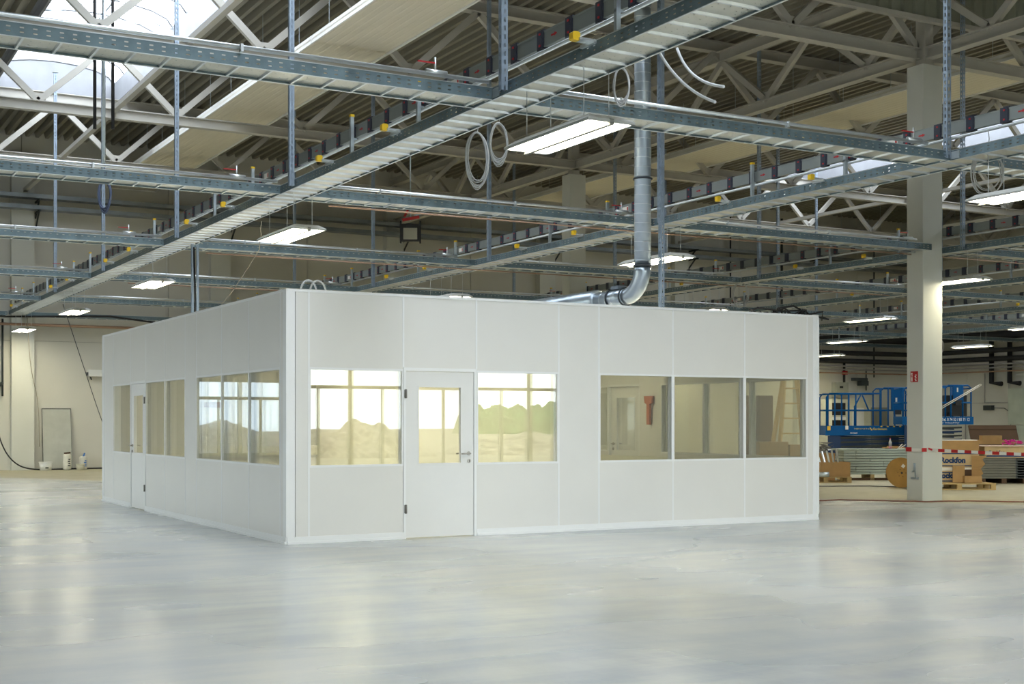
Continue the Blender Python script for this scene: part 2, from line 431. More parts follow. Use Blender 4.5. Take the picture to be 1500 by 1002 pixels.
for k, (y, x0) in enumerate(((17.95, 6.5), (24.0, -1.0), (30.05, -1.0), (36.1, -1.0))):
    truss('X', x0, XR, y, 'white steel roof truss across the hall, %s from front, %s' %
          (ORD[k], ['at the big column', 'over the cabin', 'at the far column', 'near the back'][k]), first=(.06 if x0 == -1 else .06 + 1.5 * 0))
for k, (x, lab) in enumerate(((18.68, 'grey steel girder truss running front to back over the two columns'),
                              (XR - .35, 'grey steel girder truss running along the right wall'))):
    truss('Y', 2.9, 42.0, x, lab, zt=9.62, first=1.45)
for x, lab in ((6.66, 'long thin white tie beam running front to back below the left skylight'), (30.6, 'long thin white tie beam running front to back below the right skylight')):
    q = put('tie_beam', MB().bar((0, 0, 0), (0, 42 - 17.9, 0), .12, .10), STEELW, loc=(x, 17.9, 8.33)); tag(q, lab, 'beam')
# corrugated smoke screen hanging over the right column
mb = MB(); x = 12.0; y = 17.62; k = 0
while x < XR - .1:
    pr = [(x, y), (x + .12, y), (x + .15, y - .05), (x + .27, y - .05), (x + .3, y)]
    for i in range(4): mb.quad([(*pr[i], 8.82), (*pr[i + 1], 8.82), (*pr[i + 1], 9.9), (*pr[i], 9.9)])
    x += .3
sc_ = put('wall_screen', mb, SCREENM, kind='structure')
put('edge_strip', BX(12, XR, y - .08, y + .04, 8.74, 8.82), STEELW, sc_)
# columns
for k, (y, lab, cx) in enumerate(((17.87, 'big white square column at the right with a red sign', 18.68), (30.3, 'white square column rising behind the cabin', 18.75))):
    root = thing('column', lab, 'column', (cx, y, 0))
    pr = [(-.25, -.19), (-.24, -.20), (.24, -.20), (.25, -.19), (.25, .19), (.24, .20), (-.24, .20), (-.25, .19)]
    put('shaft', MB().extrude(pr, 'Z', 0, 8.0), COLM, root)
    put('head', MB().box(-.11, .11, -.11, .11, 8.0, 9.6).box(-.16, .16, -.16, .16, 8.0, 8.03), STEELW, root)
    if k == 0:
        put('bracket', MB().box(-.262, -.25, .02, .07, .72, .86).bar((-.27, .045, .72), (-.27, .09, .7), .02).bar((-.27, .045, .86), (-.27, .0, .58), .02)
            .box(-.27, -.25, -.06, .12, .56, .6), GALV, root, (0, -.04, -.17))
# square sign on the column
sg = thing('fire_sign', 'square red fire safety sign with white symbols on the right column', 'sign', (18.427, 17.90, 2.18)); sg.scale = (1, .82, .66)
put('plate', BX(-.006, 0, -.14, .08, 0, .3), RED, sg)
sy = MB(); 
sy.box(-.009, -.006, .02, .055, .02, .14).box(-.009, -.006, .015, .05, .16, .19).box(-.009, -.006, .02, .06, .21, .26)
put('symbol', sy, PAPER, sg)
ty = MB()
for i in range(5): ty.box(-.009, -.006, -.10 + .012 * (i % 2), -.06 + .012 * (i % 2), .03 + .038 * i, .055 + .038 * i)
put('symbol', ty, PAPER, sg)

# ------------------------------------------------------------------ radiant ceiling panels
for k, (x0, x1, lab) in enumerate(((9.0, 10.6, 'long cream radiant ceiling panel right of the left skylight'),
                                   (21.5, 23.2, 'long cream radiant ceiling panel behind the right column'),
                                   (38.3, 39.9, 'far cream radiant ceiling panel at the right wall'))):
    root = thing('radiant_panel', lab, 'ceiling panel', (x0, 6.0, 8.66), group='cream ceiling panels')
    wd = x1 - x0; y = 0; segs = 0
    pm = MB(); nr = 10
    for i in range(nr):
        a = .04 + (wd - .08) * i / nr; c = .04 + (wd - .08) * (i + 1) / nr; mdl = (a + c) / 2
        pm.quad([(a, .01, 0), (mdl - .03, .01, 0), (mdl - .03, 5.98, 0), (a, 5.98, 0)]); pm.quad([(mdl - .03, .01, 0), (mdl, .01, .007), (mdl, 5.98, .007), (mdl - .03, 5.98, 0)])
        pm.quad([(mdl, .01, .007), (mdl + .03, .01, 0), (mdl + .03, 5.98, 0), (mdl, 5.98, .007)]); pm.quad([(mdl + .03, .01, 0), (c, .01, 0), (c, 5.98, 0), (mdl + .03, 5.98, 0)])
    pm.box(.0, wd, .01, 5.98, .03, .06)
    pmesh = pm.mesh('panel', RADP)
    em = BX(0, .035, 0, 5.99, -.03, .12).mesh('edge', RADE)
    hm = MB().bar((0, 0, 0), (0, 0, 1.3), .008).mesh('hanger', GALV)
    while y < 31:
        link('panel', pmesh, root, (0, y, 0)); link('edge', em, root, (0, y, 0)); link('edge', em, root, (wd - .035, y, 0))
        for yy in (.8, 3.0, 5.2):
            link('hanger', hm, root, (.05, y + yy, .1)); link('hanger', hm, root, (wd - .05, y + yy, .1))
        y += 6.0; segs += 1
    put('end_strip', BX(0, wd, -.04, 0, -.03, .12), RADE, root, (0, y, 0))

# ------------------------------------------------------------------ cable trays
TW = .45; TH = .115
rib_m = MB().extrude([(-.016, .022), (.016, .022), (.010, .002), (-.010, .002)], 'X', .006, TW - .006).mesh('rib', GALVL)
def tray_segment(root, u0, u1, wd, nearribs):
    """local frame: runs along +Y, x from 0 to wd"""
    for sx_ in (0, 1):
        mb = MB(); xo = 0 if sx_ == 0 else wd; d = 1 if sx_ == 0 else -1
        mb.box(xo, xo + d * .003, u0, u1, 0, TH).box(xo, xo + d * .022, u0, u1, TH, TH + .004, 1).box(xo - d * .004, xo, u0, u1, TH - .004, TH + .004, 1).box(xo - d * .003, xo + d * .012, u0, u1, -.003, .002, 1)  # lighter steel on the lips paints in their highlight
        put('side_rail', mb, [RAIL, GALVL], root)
    put('tray_bottom', BX(.003, wd - .003, u0, u1, .022, .025), SHEET, root)
    u = math.ceil((u0 + .05) / .3) * .3; rest = MB()
    while u < u1 - .03:
        if nearribs(u): link('rib', rib_m, root, (0, u, 0))
        else: rest.box(.012, wd - .012, u - .014, u + .014, .002, .022)
        u += .3
    if rest.f: put('rib', rest, GALVL, root, kind='stuff')
brk = MB().box(-.13, .03, -.05, .05, 0, .02).box(-.03, .03, -.11, .11, -.03, .0)
capm = MB().extrude([(-.03, -.035), (.03, -.035), (.036, -.02), (.036, .03), (.02, .04), (-.02, .04), (-.036, .03), (-.036, -.02)], 'Y', -.03, .03).mesh('yellow_cap', YEL)
brkm = brk.mesh('bracket', GALVL)
LONG = ['with lamps by the cabin corner', 'right of the air duct', 'touching the big column', 'beyond the big column', 'in the far bay', 'nearest the right wall']
for k, x in enumerate(MX):
    root = thing('cable_tray', 'long cable tray going front to back, %s from left, %s' % (ORD[k], LONG[k]), 'cable tray', (x, 4.0, ZT), group='long cable trays')
    tray_segment(root, 0, 37.1, TW, (lambda u: True) if k == 0 else (lambda u: u < 24 if k == 1 else False))
    put('rail_splice', BX(-.006, -.003, 7.2, 7.5, .01, .1), GALVL, root)
    for j in range(16 if k < 3 else 9):
        yy = 9.6 + 2.0 * j - 4.0
        if j % 3 == 1: continue
        b_ = link('bracket', brkm, root, (0.0, yy, TH + .004)); link('yellow_cap', capm, b_, (-.15, 0, .03))
def cross_segs(i):
    e = [-4.0] + [v for x in MX for v in (x - .006, x + TW + .006)] + [XR - .3]
    e = [(e[j], e[j + 1]) for j in range(0, len(e), 2)]
    if i in (1, 3): e[2] = (e[2][0], 18.41)      # stops at the column
    return e
for i, y in enumerate(CY):
    # running along +X: rotate so local +Y -> +X, local +X -> -Y ; near rail is at local x = wd
    cw = .40
    root = thing('cross_tray', 'slotted cable tray running left to right, %s from the front' % ORD[i], 'cable tray', (0, y + cw, ZT), -PI / 2, group='cross cable trays')
    for a, c in cross_segs(i):
        for sx_ in (0, 1):
            mb = MB(); xo = 0 if sx_ == 0 else cw; d = 1 if sx_ == 0 else -1
            mb.box(xo, xo + d * .003, a, c, 0, TH).box(xo, xo + d * .022, a, c, TH, TH + .004, 1).box(xo - d * .004, xo, a, c, TH - .004, TH + .004, 1).box(xo - d * .003, xo + d * .012, a, c, -.003, .002, 1)  # lip highlight put into the colour by the lighter second material
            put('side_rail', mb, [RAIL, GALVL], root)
        put('tray_bottom', BX(.003, cw - .003, a, c, .022, .025), SHEET, root)
        u = math.ceil((a + .05) / .3) * .3; rest = MB()
        while u < c - .03:
            if (i == 0 and u < 19) or (i == 1 and u < 14): 
                q = link('rib', rib_m, root, (0, u, 0)); q.scale = (cw / TW, 1, 1)
            else: rest.box(.012, cw - .012, u - .014, u + .014, .002, .022)
            u += .3
        if rest.f: put('rib', rest, GALVL, root, kind='stuff')
    # conduit lying on the near rail
    if i < 5:
        for j, (a, c) in enumerate(cross_segs(i)[:4]):
            mb = MB(); zc = ZT + TH + .045
            mb.tube([(a + .0, y - .02, zc), (c - (.05 if j == 0 else .4), y - .02, zc)], .021, 8)
            u = a + 1.0
            while u < c - .5: mb.box(u - .012, u + .012, y - .048, y + .01, zc - .04, zc + .026); u += 2.2
            q = put('conduit_pipe', mb, GALVL)
            put('valve', MB().tube([(c - .62, y - .02, zc - .02), (c - .62, y - .02, zc + .16)], .012, 6).tube([(c - .72, y - .02, zc + .02), (c - .50, y - .02, zc + .02)], .026, 8), GALVL, q)
            put('lever', MB().box(c - .80, c - .61, y - .03, y - .01, zc + .10, zc + .112), RED, q)
            tag(q, 'bright conduit on the %s cross tray from the front, %s bay from left' % (ORD[i], ORD[j]), 'pipe', 'conduit pipes on cross trays')
        # thin rail under the tray
        if i in (1, 2, 3):
            q = put('copper_rail', MB().tube([(7.0, y + .52, ZT - .02), (24, y + .52, ZT - .02)], .012, 6), COPPER)
            tag(q, 'thin copper coloured pipe hung behind the %s cross tray from the front' % ORD[i], 'pipe', 'thin pipes behind cross trays')

# ------------------------------------------------------------------ busbar trunking above each long tray
bj = MB(); bj.box(-.028, .028, -.062, .062, -.09, .09).box(-.034, .034, -.046, .046, -.082, .082)
bjm = bj.mesh('joint', BUSJ)
bdm = MB().box(-.040, -.034, -.012, .012, -.062, -.044).box(-.040, -.034, -.012, .012, .044, .062).mesh('red_bolt', RED)
arm_ = MB().box(-.027, -.025, .0, .06, -.008, .008); arm_.quad([(-.027, .0, .02), (-.027, -.05, 0), (-.027, 0, -.02)])
arm = arm_.mesh('arrow_mark', RED)
plm = MB().box(-.027, -.0255, -.09, .09, -.04, .035).mesh('label_plate', PAPER)
plr = MB().box(-.029, -.027, -.08, -.05, -.03, .025).mesh('label_mark', RED)
for k, x in enumerate(MX):
    xb = x + .16; zb = 4.98; y0 = 7.9
    root = thing('busbar_trunking', 'grey busbar trunking with dark joints above the %s long tray from the left' % ORD[k], 'busbar', (xb, y0, zb), group='busbar runs')
    put('casing', MB().box(-.022, .022, 0, 33, -.072, .072).box(-.026, .026, 0, 33, .060, .075).box(-.026, .026, 0, 33, -.075, -.060), BUS, root)
    j = 0; yy = .25
    while yy < 33:
        link('joint', bjm, root, (0, yy, 0))
        if k < 2 and yy < 22 or yy < 14: link('red_bolt', bdm, root, (0, yy, 0))
        if j % 3 == 1 and yy < 24: link('arrow_mark', arm, root, (0, yy + .25, 0))
        if j % 12 == 8 and yy < 24:
            link('label_plate', plm, root, (0, yy + .25, 0)); link('label_mark', plr, root, (0, yy + .25, 0))
        yy += .502; j += 1
    for ya in (9.3, 13.2, 15.1, 18.9, 20.8, 24.6, 26.4, 30.2, 32.0, 35.4, 37.4, 39.2):
        yy = ya - y0
        pz = ZT + TH - zb + .01
        put('support_post', MB().box(-.10, -.058, yy - .021, yy + .021, pz, .17).box(-.10, -.02, yy - .02, yy + .02, -.11, -.085), GALV, root)
        put('post_cap', MB().box(-.104, -.054, yy - .025, yy + .025, .17, .20), YEL, root)
    q = put('conduit_pipe', MB().tube([(xb - .03, 8.0, zb - .125), (xb - .03, 40.8, zb - .125)], .02, 8), GALVL)
    tag(q, 'round conduit pipe running just below the %s busbar from the left' % ORD[k], 'pipe', 'conduit pipes below busbars')

# tall perforated hanger struts
strm = MB().box(-.0205, .0205, -.0205, -.0175, 0, 1).box(-.0205, .0205, .0175, .0205, 0, 1).box(-.0205, -.0175, -.0205, .0205, 0, 1).mesh('strut', STRUT)
def strut(x, y, z0, z1, lab, foot=True):
    root = thing('hanger_strut', lab, 'strut', (x, y, z0), group='perforated hanger struts')
    put('channel', MB().box(-.034, .034, -.030, -.026, 0, z1 - z0).box(-.034, .034, .026, .030, 0, z1 - z0).box(-.034, -.030, -.026, .026, 0, z1 - z0), STRUT, root)
    put('head_plate', BX(-.06, .06, -.06, .06, z1 - z0 - .008, z1 - z0), GALV, root)
for k, x in enumerate(MX):
    for j, y in enumerate((11.05, 16.9, 22.6, 28.3, 33.6)):
        strut(x - .045, y + (.3 if k else 0), ZT + .02, 9.9, 'tall slotted strut on the %s long tray from the left, %s from the front' % (ORD[k], ORD[j]))
q = strut(11.62, 16.3, 3.05, 9.9, 'tall slotted steel strut beside the round air duct')

# ------------------------------------------------------------------ luminaires under the long trays
hs = MB()
Lh, Wh = .75, .24
bt = [(-Wh, -Lh), (Wh, -Lh), (Wh, Lh), (-Wh, Lh)]; tp = [(-Wh + .07, -Lh + .10), (Wh - .07, -Lh + .10), (Wh - .07, Lh - .10), (-Wh + .07, Lh - .10)]
for i in range(4):
    a, c = bt[i], bt[(i + 1) % 4]; e, f = tp[i], tp[(i + 1) % 4]
    hs.quad([(*a, 0), (*c, 0), (*c, .022), (*a, .022)]); hs.quad([(*a, .022), (*c, .022), (*f, .075), (*e, .075)])
hs.quad([(*p, .075) for p in tp])
hs.box(-Wh, Wh, -Lh, -Lh + .035, .0, .02).box(-Wh, Wh, Lh - .035, Lh, 0, .02).box(-Wh, -Wh + .02, -Lh, Lh, 0, .02).box(Wh - .02, Wh, -Lh, Lh, 0, .02).box(-.022, .022, -Lh, Lh, -.022, .03, 1)
hsm = hs.mesh('housing', [WHITE, mat('lamp_divider', (.30, .30, .27), .6)])
tbm = MB().box(-.098, .098, -Lh + .04, Lh - .04, .012, .016).mesh('diffuser', LAMPM)
wrm = MB().tube([(0, 0, 0), (0, 0, .462)], .004, 5).mesh('chain', GALVL)
LY = [10.38, 17.75, 25.35, 32.8, 40.0]
for k, x in enumerate(MX):
    for j, y in enumerate(LY):
        if k == 5 and j == 4 or (k == 3 and j == 0): pass
        root = thing('strip_lamp', 'lit white lamp under the %s long tray from the left, %s from the front' % (ORD[k], ORD[j]), 'lamp',
                     (x + .24, y + random.uniform(-.03, .03), 4.035), group='hanging strip lamps')
        link('housing', hsm, root); link('diffuser', tbm, root, (-.12, 0, 0)); link('diffuser', tbm, root, (.12, 0, 0))
        for sx_ in (-.13, .13):
            for sy_ in (-.5, .5): link('chain', wrm, root, (sx_, sy_, .06))

# ------------------------------------------------------------------ the cabin
CX0, CX1, CY0, CY1, CH = 5.355, 13.60, 15.10, 25.05, 3.03
cab = thing('office_cabin', 'white flat roofed office cabin with windows and doors standing in the hall', 'cabin', (CX0, CY0, 0))
T = .10
def cabface(kind, segs, origin, ang, length, inside=False):
    """local frame of a wall: u along the wall, outer face at v=0, thickness towards +v"""
    R_ = Matrix.Translation(Vector(origin)) @ Matrix.Rotation(ang, 4, 'Z')
    def P_(name, mb, mt, parent=None):
        mb.v = [tuple(R_ @ Vector(q)) for q in mb.v]
        return put(name, mb, mt, parent or cab)
    s = 1 if kind == 'R' else -1          # outside is at -s*v
    def B(u0, u1, v0, v1, z0, z1): return BX(u0, u1, s * v0, s * v1, z0, z1)
    for seg in segs:
        a, c, ty = seg[:3]
        a2, c2 = a + .004, c - .004
        if ty == 'P':
            P_('wall_panel', B(a2, c2, 0, T, .085, CH - .03), CAB)
        elif ty == 'W':
            P_('wall_panel', B(a2, c2, 0, T, .085, .905), CAB)
            P_('wall_panel', B(a2, c2, 0, T, 2.105, CH - .03), CAB)
            f = MB()
            for v0, v1 in ((-.004, .03), (T - .03, T + .004)):
                f.box(a2, c2, s * v0, s * v1, .905, .93).box(a2, c2, s * v0, s * v1, 2.08, 2.105).box(a2, a2 + .02, s * v0, s * v1, .93, 2.08).box(c2 - .02, c2, s * v0, s * v1, .93, 2.08)
            f.box(a2, c2, s * .03, s * (T - .03), .905, .91).box(a2, c2, s * .03, s * (T - .03), 2.1, 2.105).box(a2, a2 + .01, s * .03, s * (T - .03), .91, 2.1).box(c2 - .01, c2, s * .03, s * (T - .03), .91, 2.1)
            fr = P_('window_frame', f, CABF)
            P_('pane', B(a2 + .02, c2 - .02, .010, .014, .93, 2.08), GLY, fr)
            P_('pane', B(a2 + .02, c2 - .02, T - .014, T - .010, .93, 2.08), GLY, fr)
        elif ty == 'D':
            P_('wall_panel', B(a2, c2, 0, T, 2.125, CH - .03), CAB)
            f = MB()
            f.box(a, a + .035, s * -.008, s * T, 0, 2.085).box(c - .035, c, s * -.008, s * T, 0, 2.085).box(a, c, s * -.008, s * T, 2.085, 2.125)
            P_('door_frame', f, CABF)
            l0, l1 = a + .04, c - .04; wa, wc = l0 + .16, l1 - .17
            d = MB(); v0, v1 = .006, .05
            d.box(l0, l1, s * v0, s * v1, .012, .92).box(l0, l1, s * v0, s * v1, 1.90, 2.08).box(l0, wa, s * v0, s * v1, .92, 1.90).box(wc, l1, s * v0, s * v1, .92, 1.90)
            for (q0, q1, z0, z1) in ((wa, wc, .92, .935), (wa, wc, 1.885, 1.90), (wa, wa + .012, .935, 1.885), (wc - .012, wc, .935, 1.885)): d.box(q0, q1, s * .0, s * .056, z0, z1)
            dr = P_('door', d, DOORM)
            P_('pane', B(wa + .01, wc - .01, .026, .030, .93, 1.89), GLY, dr)
            hs_ = 1 if seg[3] == 'r' else -1
            hx = l1 - .07 if hs_ > 0 else l0 + .07
            for vs in (-1, 1):
                vv = -.05 if vs < 0 else .106
                h = MB(); h.tube([(hx, s * (0 if vs < 0 else .056), 1.05), (hx, s * vv, 1.05), (hx - hs_ * .02, s * vv, 1.05), (hx - hs_ * .125, s * vv, 1.048)], .010, 8)
                h.tube([(hx, s * (.006 if vs < 0 else .05), 1.05), (hx, s * (-.004 if vs < 0 else .06), 1.05)], .026, 14)
                h.tube([(hx + .005, s * (.006 if vs < 0 else .05), .955), (hx + .005, s * (-.004 if vs < 0 else .06), .955)], .026, 14)
                P_('handle', h, BRASS, dr)
            P_('keyhole', B(hx, hx + .01, -.008, -.003, .94, .97), BLACK, dr)
            gx = l0 - .012 if hs_ > 0 else l1 + .012
            for zz in (.37, 1.80):
                P_('hinge', MB().tube([Vector((gx, s * -.016, zz - .055)), Vector((gx, s * -.016, zz + .055))], .014, 8).box(gx - .02, gx + .02, s * -.009, s * .006, zz - .05, zz + .05), mat('hinge_steel', (.22, .21, .19), .4, .7, .05), dr)
    # joint strips between the panels
    for seg in segs[1:]:
        nd = seg[2] == 'D' or (segs[segs.index(seg) - 1][2] == 'D')
        a = seg[0]
        for z0, z1 in (((2.125 if nd else .085, CH - .03),)):
            P_('joint_strip', B(a - .012, a + .012, -.003, .0, z0, z1), CABF)
            P_('joint_core', B(a - .0035, a + .0035, .001, T - .001, z0, z1), CABF)
    dsegs = [q for q in segs if q[2] == 'D']
    cuts = [0] + [v for q in dsegs for v in (q[0], q[1])] + [length]
    for i in range(0, len(cuts), 2):
        P_('base_rail', B(cuts[i] + .002, cuts[i + 1] - .002, -.012, T + .012, 0, .085), CABF)
        P_('base_rail', B(cuts[i] + .004, cuts[i + 1] - .004, -.026, -.012, 0, .03), CABF)
    P_('top_rail', B(.0, length, -.01, T + .01, CH - .03, CH), CABF)
# front wall (faces -Y), local u = X
gx = lambda X: X - CX0
cabface('R', [(gx(5.46), gx(5.63), 'P'), (gx(5.63), gx(6.865), 'W'), (gx(6.865), gx(7.885), 'D', 'r'), (gx(7.885), gx(9.11), 'W'), (gx(9.11), gx(9.74), 'P'),
              (gx(9.74), gx(10.96), 'W'), (gx(10.96), gx(12.22), 'W'), (gx(12.22), gx(13.39), 'W'), (gx(13.39), gx(13.54), 'P')], (0, 0, 0), 0, CX1 - CX0)
# left wall (faces -X): local u = Y
gy = lambda Y: Y - CY0
def lw(a, c, *r): return (gy(a), gy(c), *r)
cabface('L', [lw(15.22, 15.33, 'P'), lw(15.33, 16.53, 'W'), lw(16.53, 17.70, 'W'), lw(17.70, 18.92, 'W'), lw(18.92, 19.51, 'P'), lw(19.51, 20.67, 'W'), lw(20.67, 21.86, 'W'),
              lw(21.86, 22.90, 'D', 'r'), lw(22.90, 24.20, 'W'), lw(24.20, 24.95, 'P')], (0, 0, 0), PI / 2, CY1 - CY0)
# right wall (faces +X) and back wall (faces +Y)
cabface('R', [(gy(15.20), gy(15.35), 'P'), (gy(15.35), gy(16.55), 'W'), (gy(16.55), gy(17.75), 'W'), (gy(17.75), gy(18.95), 'W'), (gy(18.95), gy(19.6), 'P'), (gy(19.6), gy(20.62), 'D', 'r'),
              (gy(20.62), gy(21.8), 'W'), (gy(21.8), gy(23.0), 'P'), (gy(23.0), gy(24.95), 'P')], (CX1 - CX0, 0, 0), PI / 2, CY1 - CY0)
cabface('L', [(.1, 1.5, 'P'), (1.5, 2.7, 'P'), (2.7, 3.9, 'P'), (3.9, 5.1, 'W'), (5.1, 6.3, 'W'), (6.3, 8.1, 'P')], (0, CY1 - CY0, 0), 0, CX1 - CX0)
for (x, y) in ((CX0, CY0), (CX1, CY0), (CX0, CY1), (CX1, CY1)):
    lx, ly = x - CX0, y - CY0; dx = 1 if x == CX0 else -1; dy = 1 if y == CY0 else -1
    put('corner_post', MB().box(lx - dx * .006, lx + dx * .10, ly - dy * .006, ly + dy * .11, .085, CH - .03).box(lx - dx * .012, lx + dx * .03, ly - dy * .012, ly + dy * .03, .085, CH - .03), CABF, cab)
put('roof', BX(.10, CX1 - CX0 - .10, .10, CY1 - CY0 - .10, CH - .16, CH - .06), CAB, cab)
# inner partition with lining
px_ = 9.45 - CX0
put('partition', MB().box(px_, px_ + .08, .112, CY1 - CY0 - .112, 0, CH - .16), CABI, cab)
put('trunking', MB().box(.13, px_, CY1 - CY0 - .20, CY1 - CY0 - .112, .80, .98), CABI, cab)
put('trunking', MB().box(CX1 - CX0 - .17, CX1 - CX0 - .112, .15, 9.7, .66, .84), CABI, cab)
for (x, y) in ((1.3, 2.2), (2.9, 2.2), (1.3, 5.0), (2.9, 5.0), (1.3, 7.8), (2.9, 7.8), (6.6, 7.0), (6.6, 4.4)):  # unseen lamps, added to brighten the rooms of the cabin
    q = put('fill_lamp', BX(x - .3, x + .3, y - .3, y + .3, CH - .19, CH - .161), WHITE, cab)
    put('diffuser', BX(x - .27, x + .27, y - .27, y + .27, CH - .194, CH - .19), LAMPC, q)
# things inside the cabin
q = put('extinguisher_box', MB().box(0, .34, -.1, 0, 0, .28).box(.04, .30, -.108, -.1, .03, .25), RED, loc=(8.8, CY1 - .34, 1.0)); tag(q, 'small red box on the inside wall of the cabin, seen through the panes', 'box')
q = put('wall_sign', MB().box(0, .01, 0, .5, 0, .1), ORANGE, loc=(7.2, CY1 - .13, 1.72), rot=(0, 0, -PI / 2)); tag(q, 'orange strip on the back inside wall of the cabin', 'sign')
q = put('tool_pouch', MB().extrude([(-.12, 0), (.12, 0), (.10, -.12), (.04, -.14), (.04, -.5), (-.03, -.5), (-.04, -.14), (-.10, -.12)], 'X', 0, .05), mat('pouch', (.5, .15, .06), .7)); q.location = (13.43, 19.25, 1.9)
tag(q, 'orange tool pouch hanging inside the right part of the cabin', 'pouch')
# cable loops on the cabin roof
mb = MB()
for dx in (0, .12):
    mb.tube([(dx + .10 * math.cos(a), 0, .14 * math.sin(a)) for a in [PI * i / 10 for i in range(11)]], .012, 6)
q = put('cable_loops', mb, GREYC, loc=(5.72, 15.35, CH)); tag(q, 'two small grey hose loops sticking up from the cabin roof corner', 'hose')

# ------------------------------------------------------------------ air duct
root = thing('air_duct', 'round galvanised spiral air duct dropping from the roof onto the cabin', 'duct', (11.42, 16.5, 3.36))
R0 = .125
put('riser', MB().tube([(0, 0, .42), (0, 0, 6.6)], R0, 28), DUCT, root)
el = [(0, .42 - .42 * math.cos(a), .42 - .42 * math.sin(a)) for a in [PI / 2 * i / 8 for i in range(9)]]
put('elbow', MB().tube(el, R0, 28), DUCT, root)
put('branch', MB().tube([(0, .42, 0), (0, 1.2, 0)], R0, 28), DUCT, root)
put('silencer', MB().tube([(0, 1.2, 0), (0, 1.25, 0), (0, 5.2, 0)], [R0, .17, .17], 28), DUCT, root)
seam = MB().tube([(R0 * math.cos(2 * PI * i / 24), R0 * math.sin(2 * PI * i / 24), 0) for i in range(24)], .004, 5, closed=True).mesh('spiral_seam', GALVL)
z = .5
while z < 6.5:
    q = link('spiral_seam', seam, root, (0, 0, z)); q.scale = (1.01, 1.01, 1); q.rotation_euler = (.06, 0, 0); z += .14
y = .7
while y < 1.1:
    q = link('spiral_seam', seam, root, (0, y, 0)); q.rotation_euler = (PI / 2 + .2, 0, 0); y += .16
clampm = MB().tube([((R0 + .012) * math.cos(2 * PI * i / 24), (R0 + .012) * math.sin(2 * PI * i / 24), 0) for i in range(24)], .014, 5, closed=True).mesh('clamp', mat('dark_clamp', (.05, .06, .07), .4, .5))
for z in (.42, 1.72, 4.4): link('clamp', clampm, root, (0, 0, z))
for y in (.45, .82): 
    q = link('clamp', clampm, root, (0, y, 0)); q.rotation_euler = (PI / 2, 0, 0)
put('damper', MB().box(-.08, .08, .55, .75, R0, R0 + .05), mat('damper_grey', (.15, .18, .22), .5), root)

# ------------------------------------------------------------------ pipes and small things in the roof space
q = thing('drop_pipe', 'thin silver pipe hanging from the roof with two black cables beside it', 'pipe', (5.2, 24.25, 5.9))
put('pole', MB().tube([(0, 0, -.2), (0, 0, 3.9)], .03, 10), GALV, q)
for k, (dx, dy) in enumerate(((-.14, .08), (.14, -.08))):
    c = put('black_cable', MB().tube([(0, 0, .75), (0, 0, 3.9)], .03, 8), BLACK); c.location = (5.2 + dx, 24.25 + dy, 5.9)
    tag(c, 'black cable hanging from the roof, %s the silver drop pipe' % ('left of' if k == 0 else 'right of'), 'cable', 'black cables beside the drop pipe')
def coil(loc, r, h, n, lab, matl, rad=.006, ang=0, name='cable_coil'):
    mb = MB(); rnd = random.Random(int(loc[0] * 100))
    for i in range(n):
        rr = r * rnd.uniform(.8, 1.05); hh = h * rnd.uniform(.85, 1.05); off = rnd.uniform(-.03, .03); ph = rnd.uniform(-.1, .1)
        mb.tube([(rr * math.cos(t_ + ph), off + .02 * math.sin(2 * t_), hh * (math.sin(t_)) - hh) for t_ in [2 * PI * k_ / 26 for k_ in range(26)]], rad, 5, closed=True)
    mb.tube([(0, 0, .0), (.02, 0, .12), (0, 0, .25)], rad, 5)
    q = put(name, mb, matl, loc=loc, rot=(0, 0, ang)); tag(q, lab, 'cable coil'); return q
coil((6.60, 12.62, 4.54), .12, .30, 9, 'grey cable coil hanging below the first long tray, left of the pair', GREYC, ang=-.5)
coil((6.66, 12.25, 4.57), .09, .22, 9, 'grey cable coil hanging below the first long tray, beside the lamp', GREYC, ang=-.4)
coil((6.66, 9.95, 4.62), .07, .17, 5, 'grey cable coil hanging in front of the air duct', GREYC, ang=-.5)
coil((12.75, 11.2, 4.72), .20, .27, 5, 'large grey cable coil hanging at the right above the lamp', GREYC, ang=-.5)
coil((5.2, 24.2, 5.72), .11, .28, 12, 'dark blue grey cable coil hanging from the silver drop pipe', mat('bluegrey_cable', (.10, .13, .22), .5), ang=-.5, rad=.011)
coil((18.9, 23.5, 4.55), .18, .28, 5, 'grey cable coil hanging in the far bay behind the duct', GREYC, ang=-.5)
coil((36.7, 34.6, 4.5), .3, .35, 4, 'pale cable coil hanging in the far right bay', GREYC, ang=-.5, rad=.012)
for k, (a, b_, c) in enumerate((((6.64, 9.09, 4.58), (6.66, 8.96, 4.26), (6.66, 8.49, 4.13)), ((6.555, 9.25, 4.60), (6.66, 9.09, 4.24), (6.66, 8.60, 4.03)))):
    pts = [tuple((1 - t_) ** 2 * Vector(a) + 2 * t_ * (1 - t_) * Vector(b_) + t_ ** 2 * Vector(c)) for t_ in [i / 10 for i in range(11)]]
    q = put('flexible_conduit', MB().tube(pts, .012, 8), mat('conduit_white', (.72, .74, .76), .4)); tag(q, 'bent pale conduit end hanging from the long tray at the top, %s one' % ('upper' if k == 0 else 'lower'), 'conduit', 'bent conduit ends')
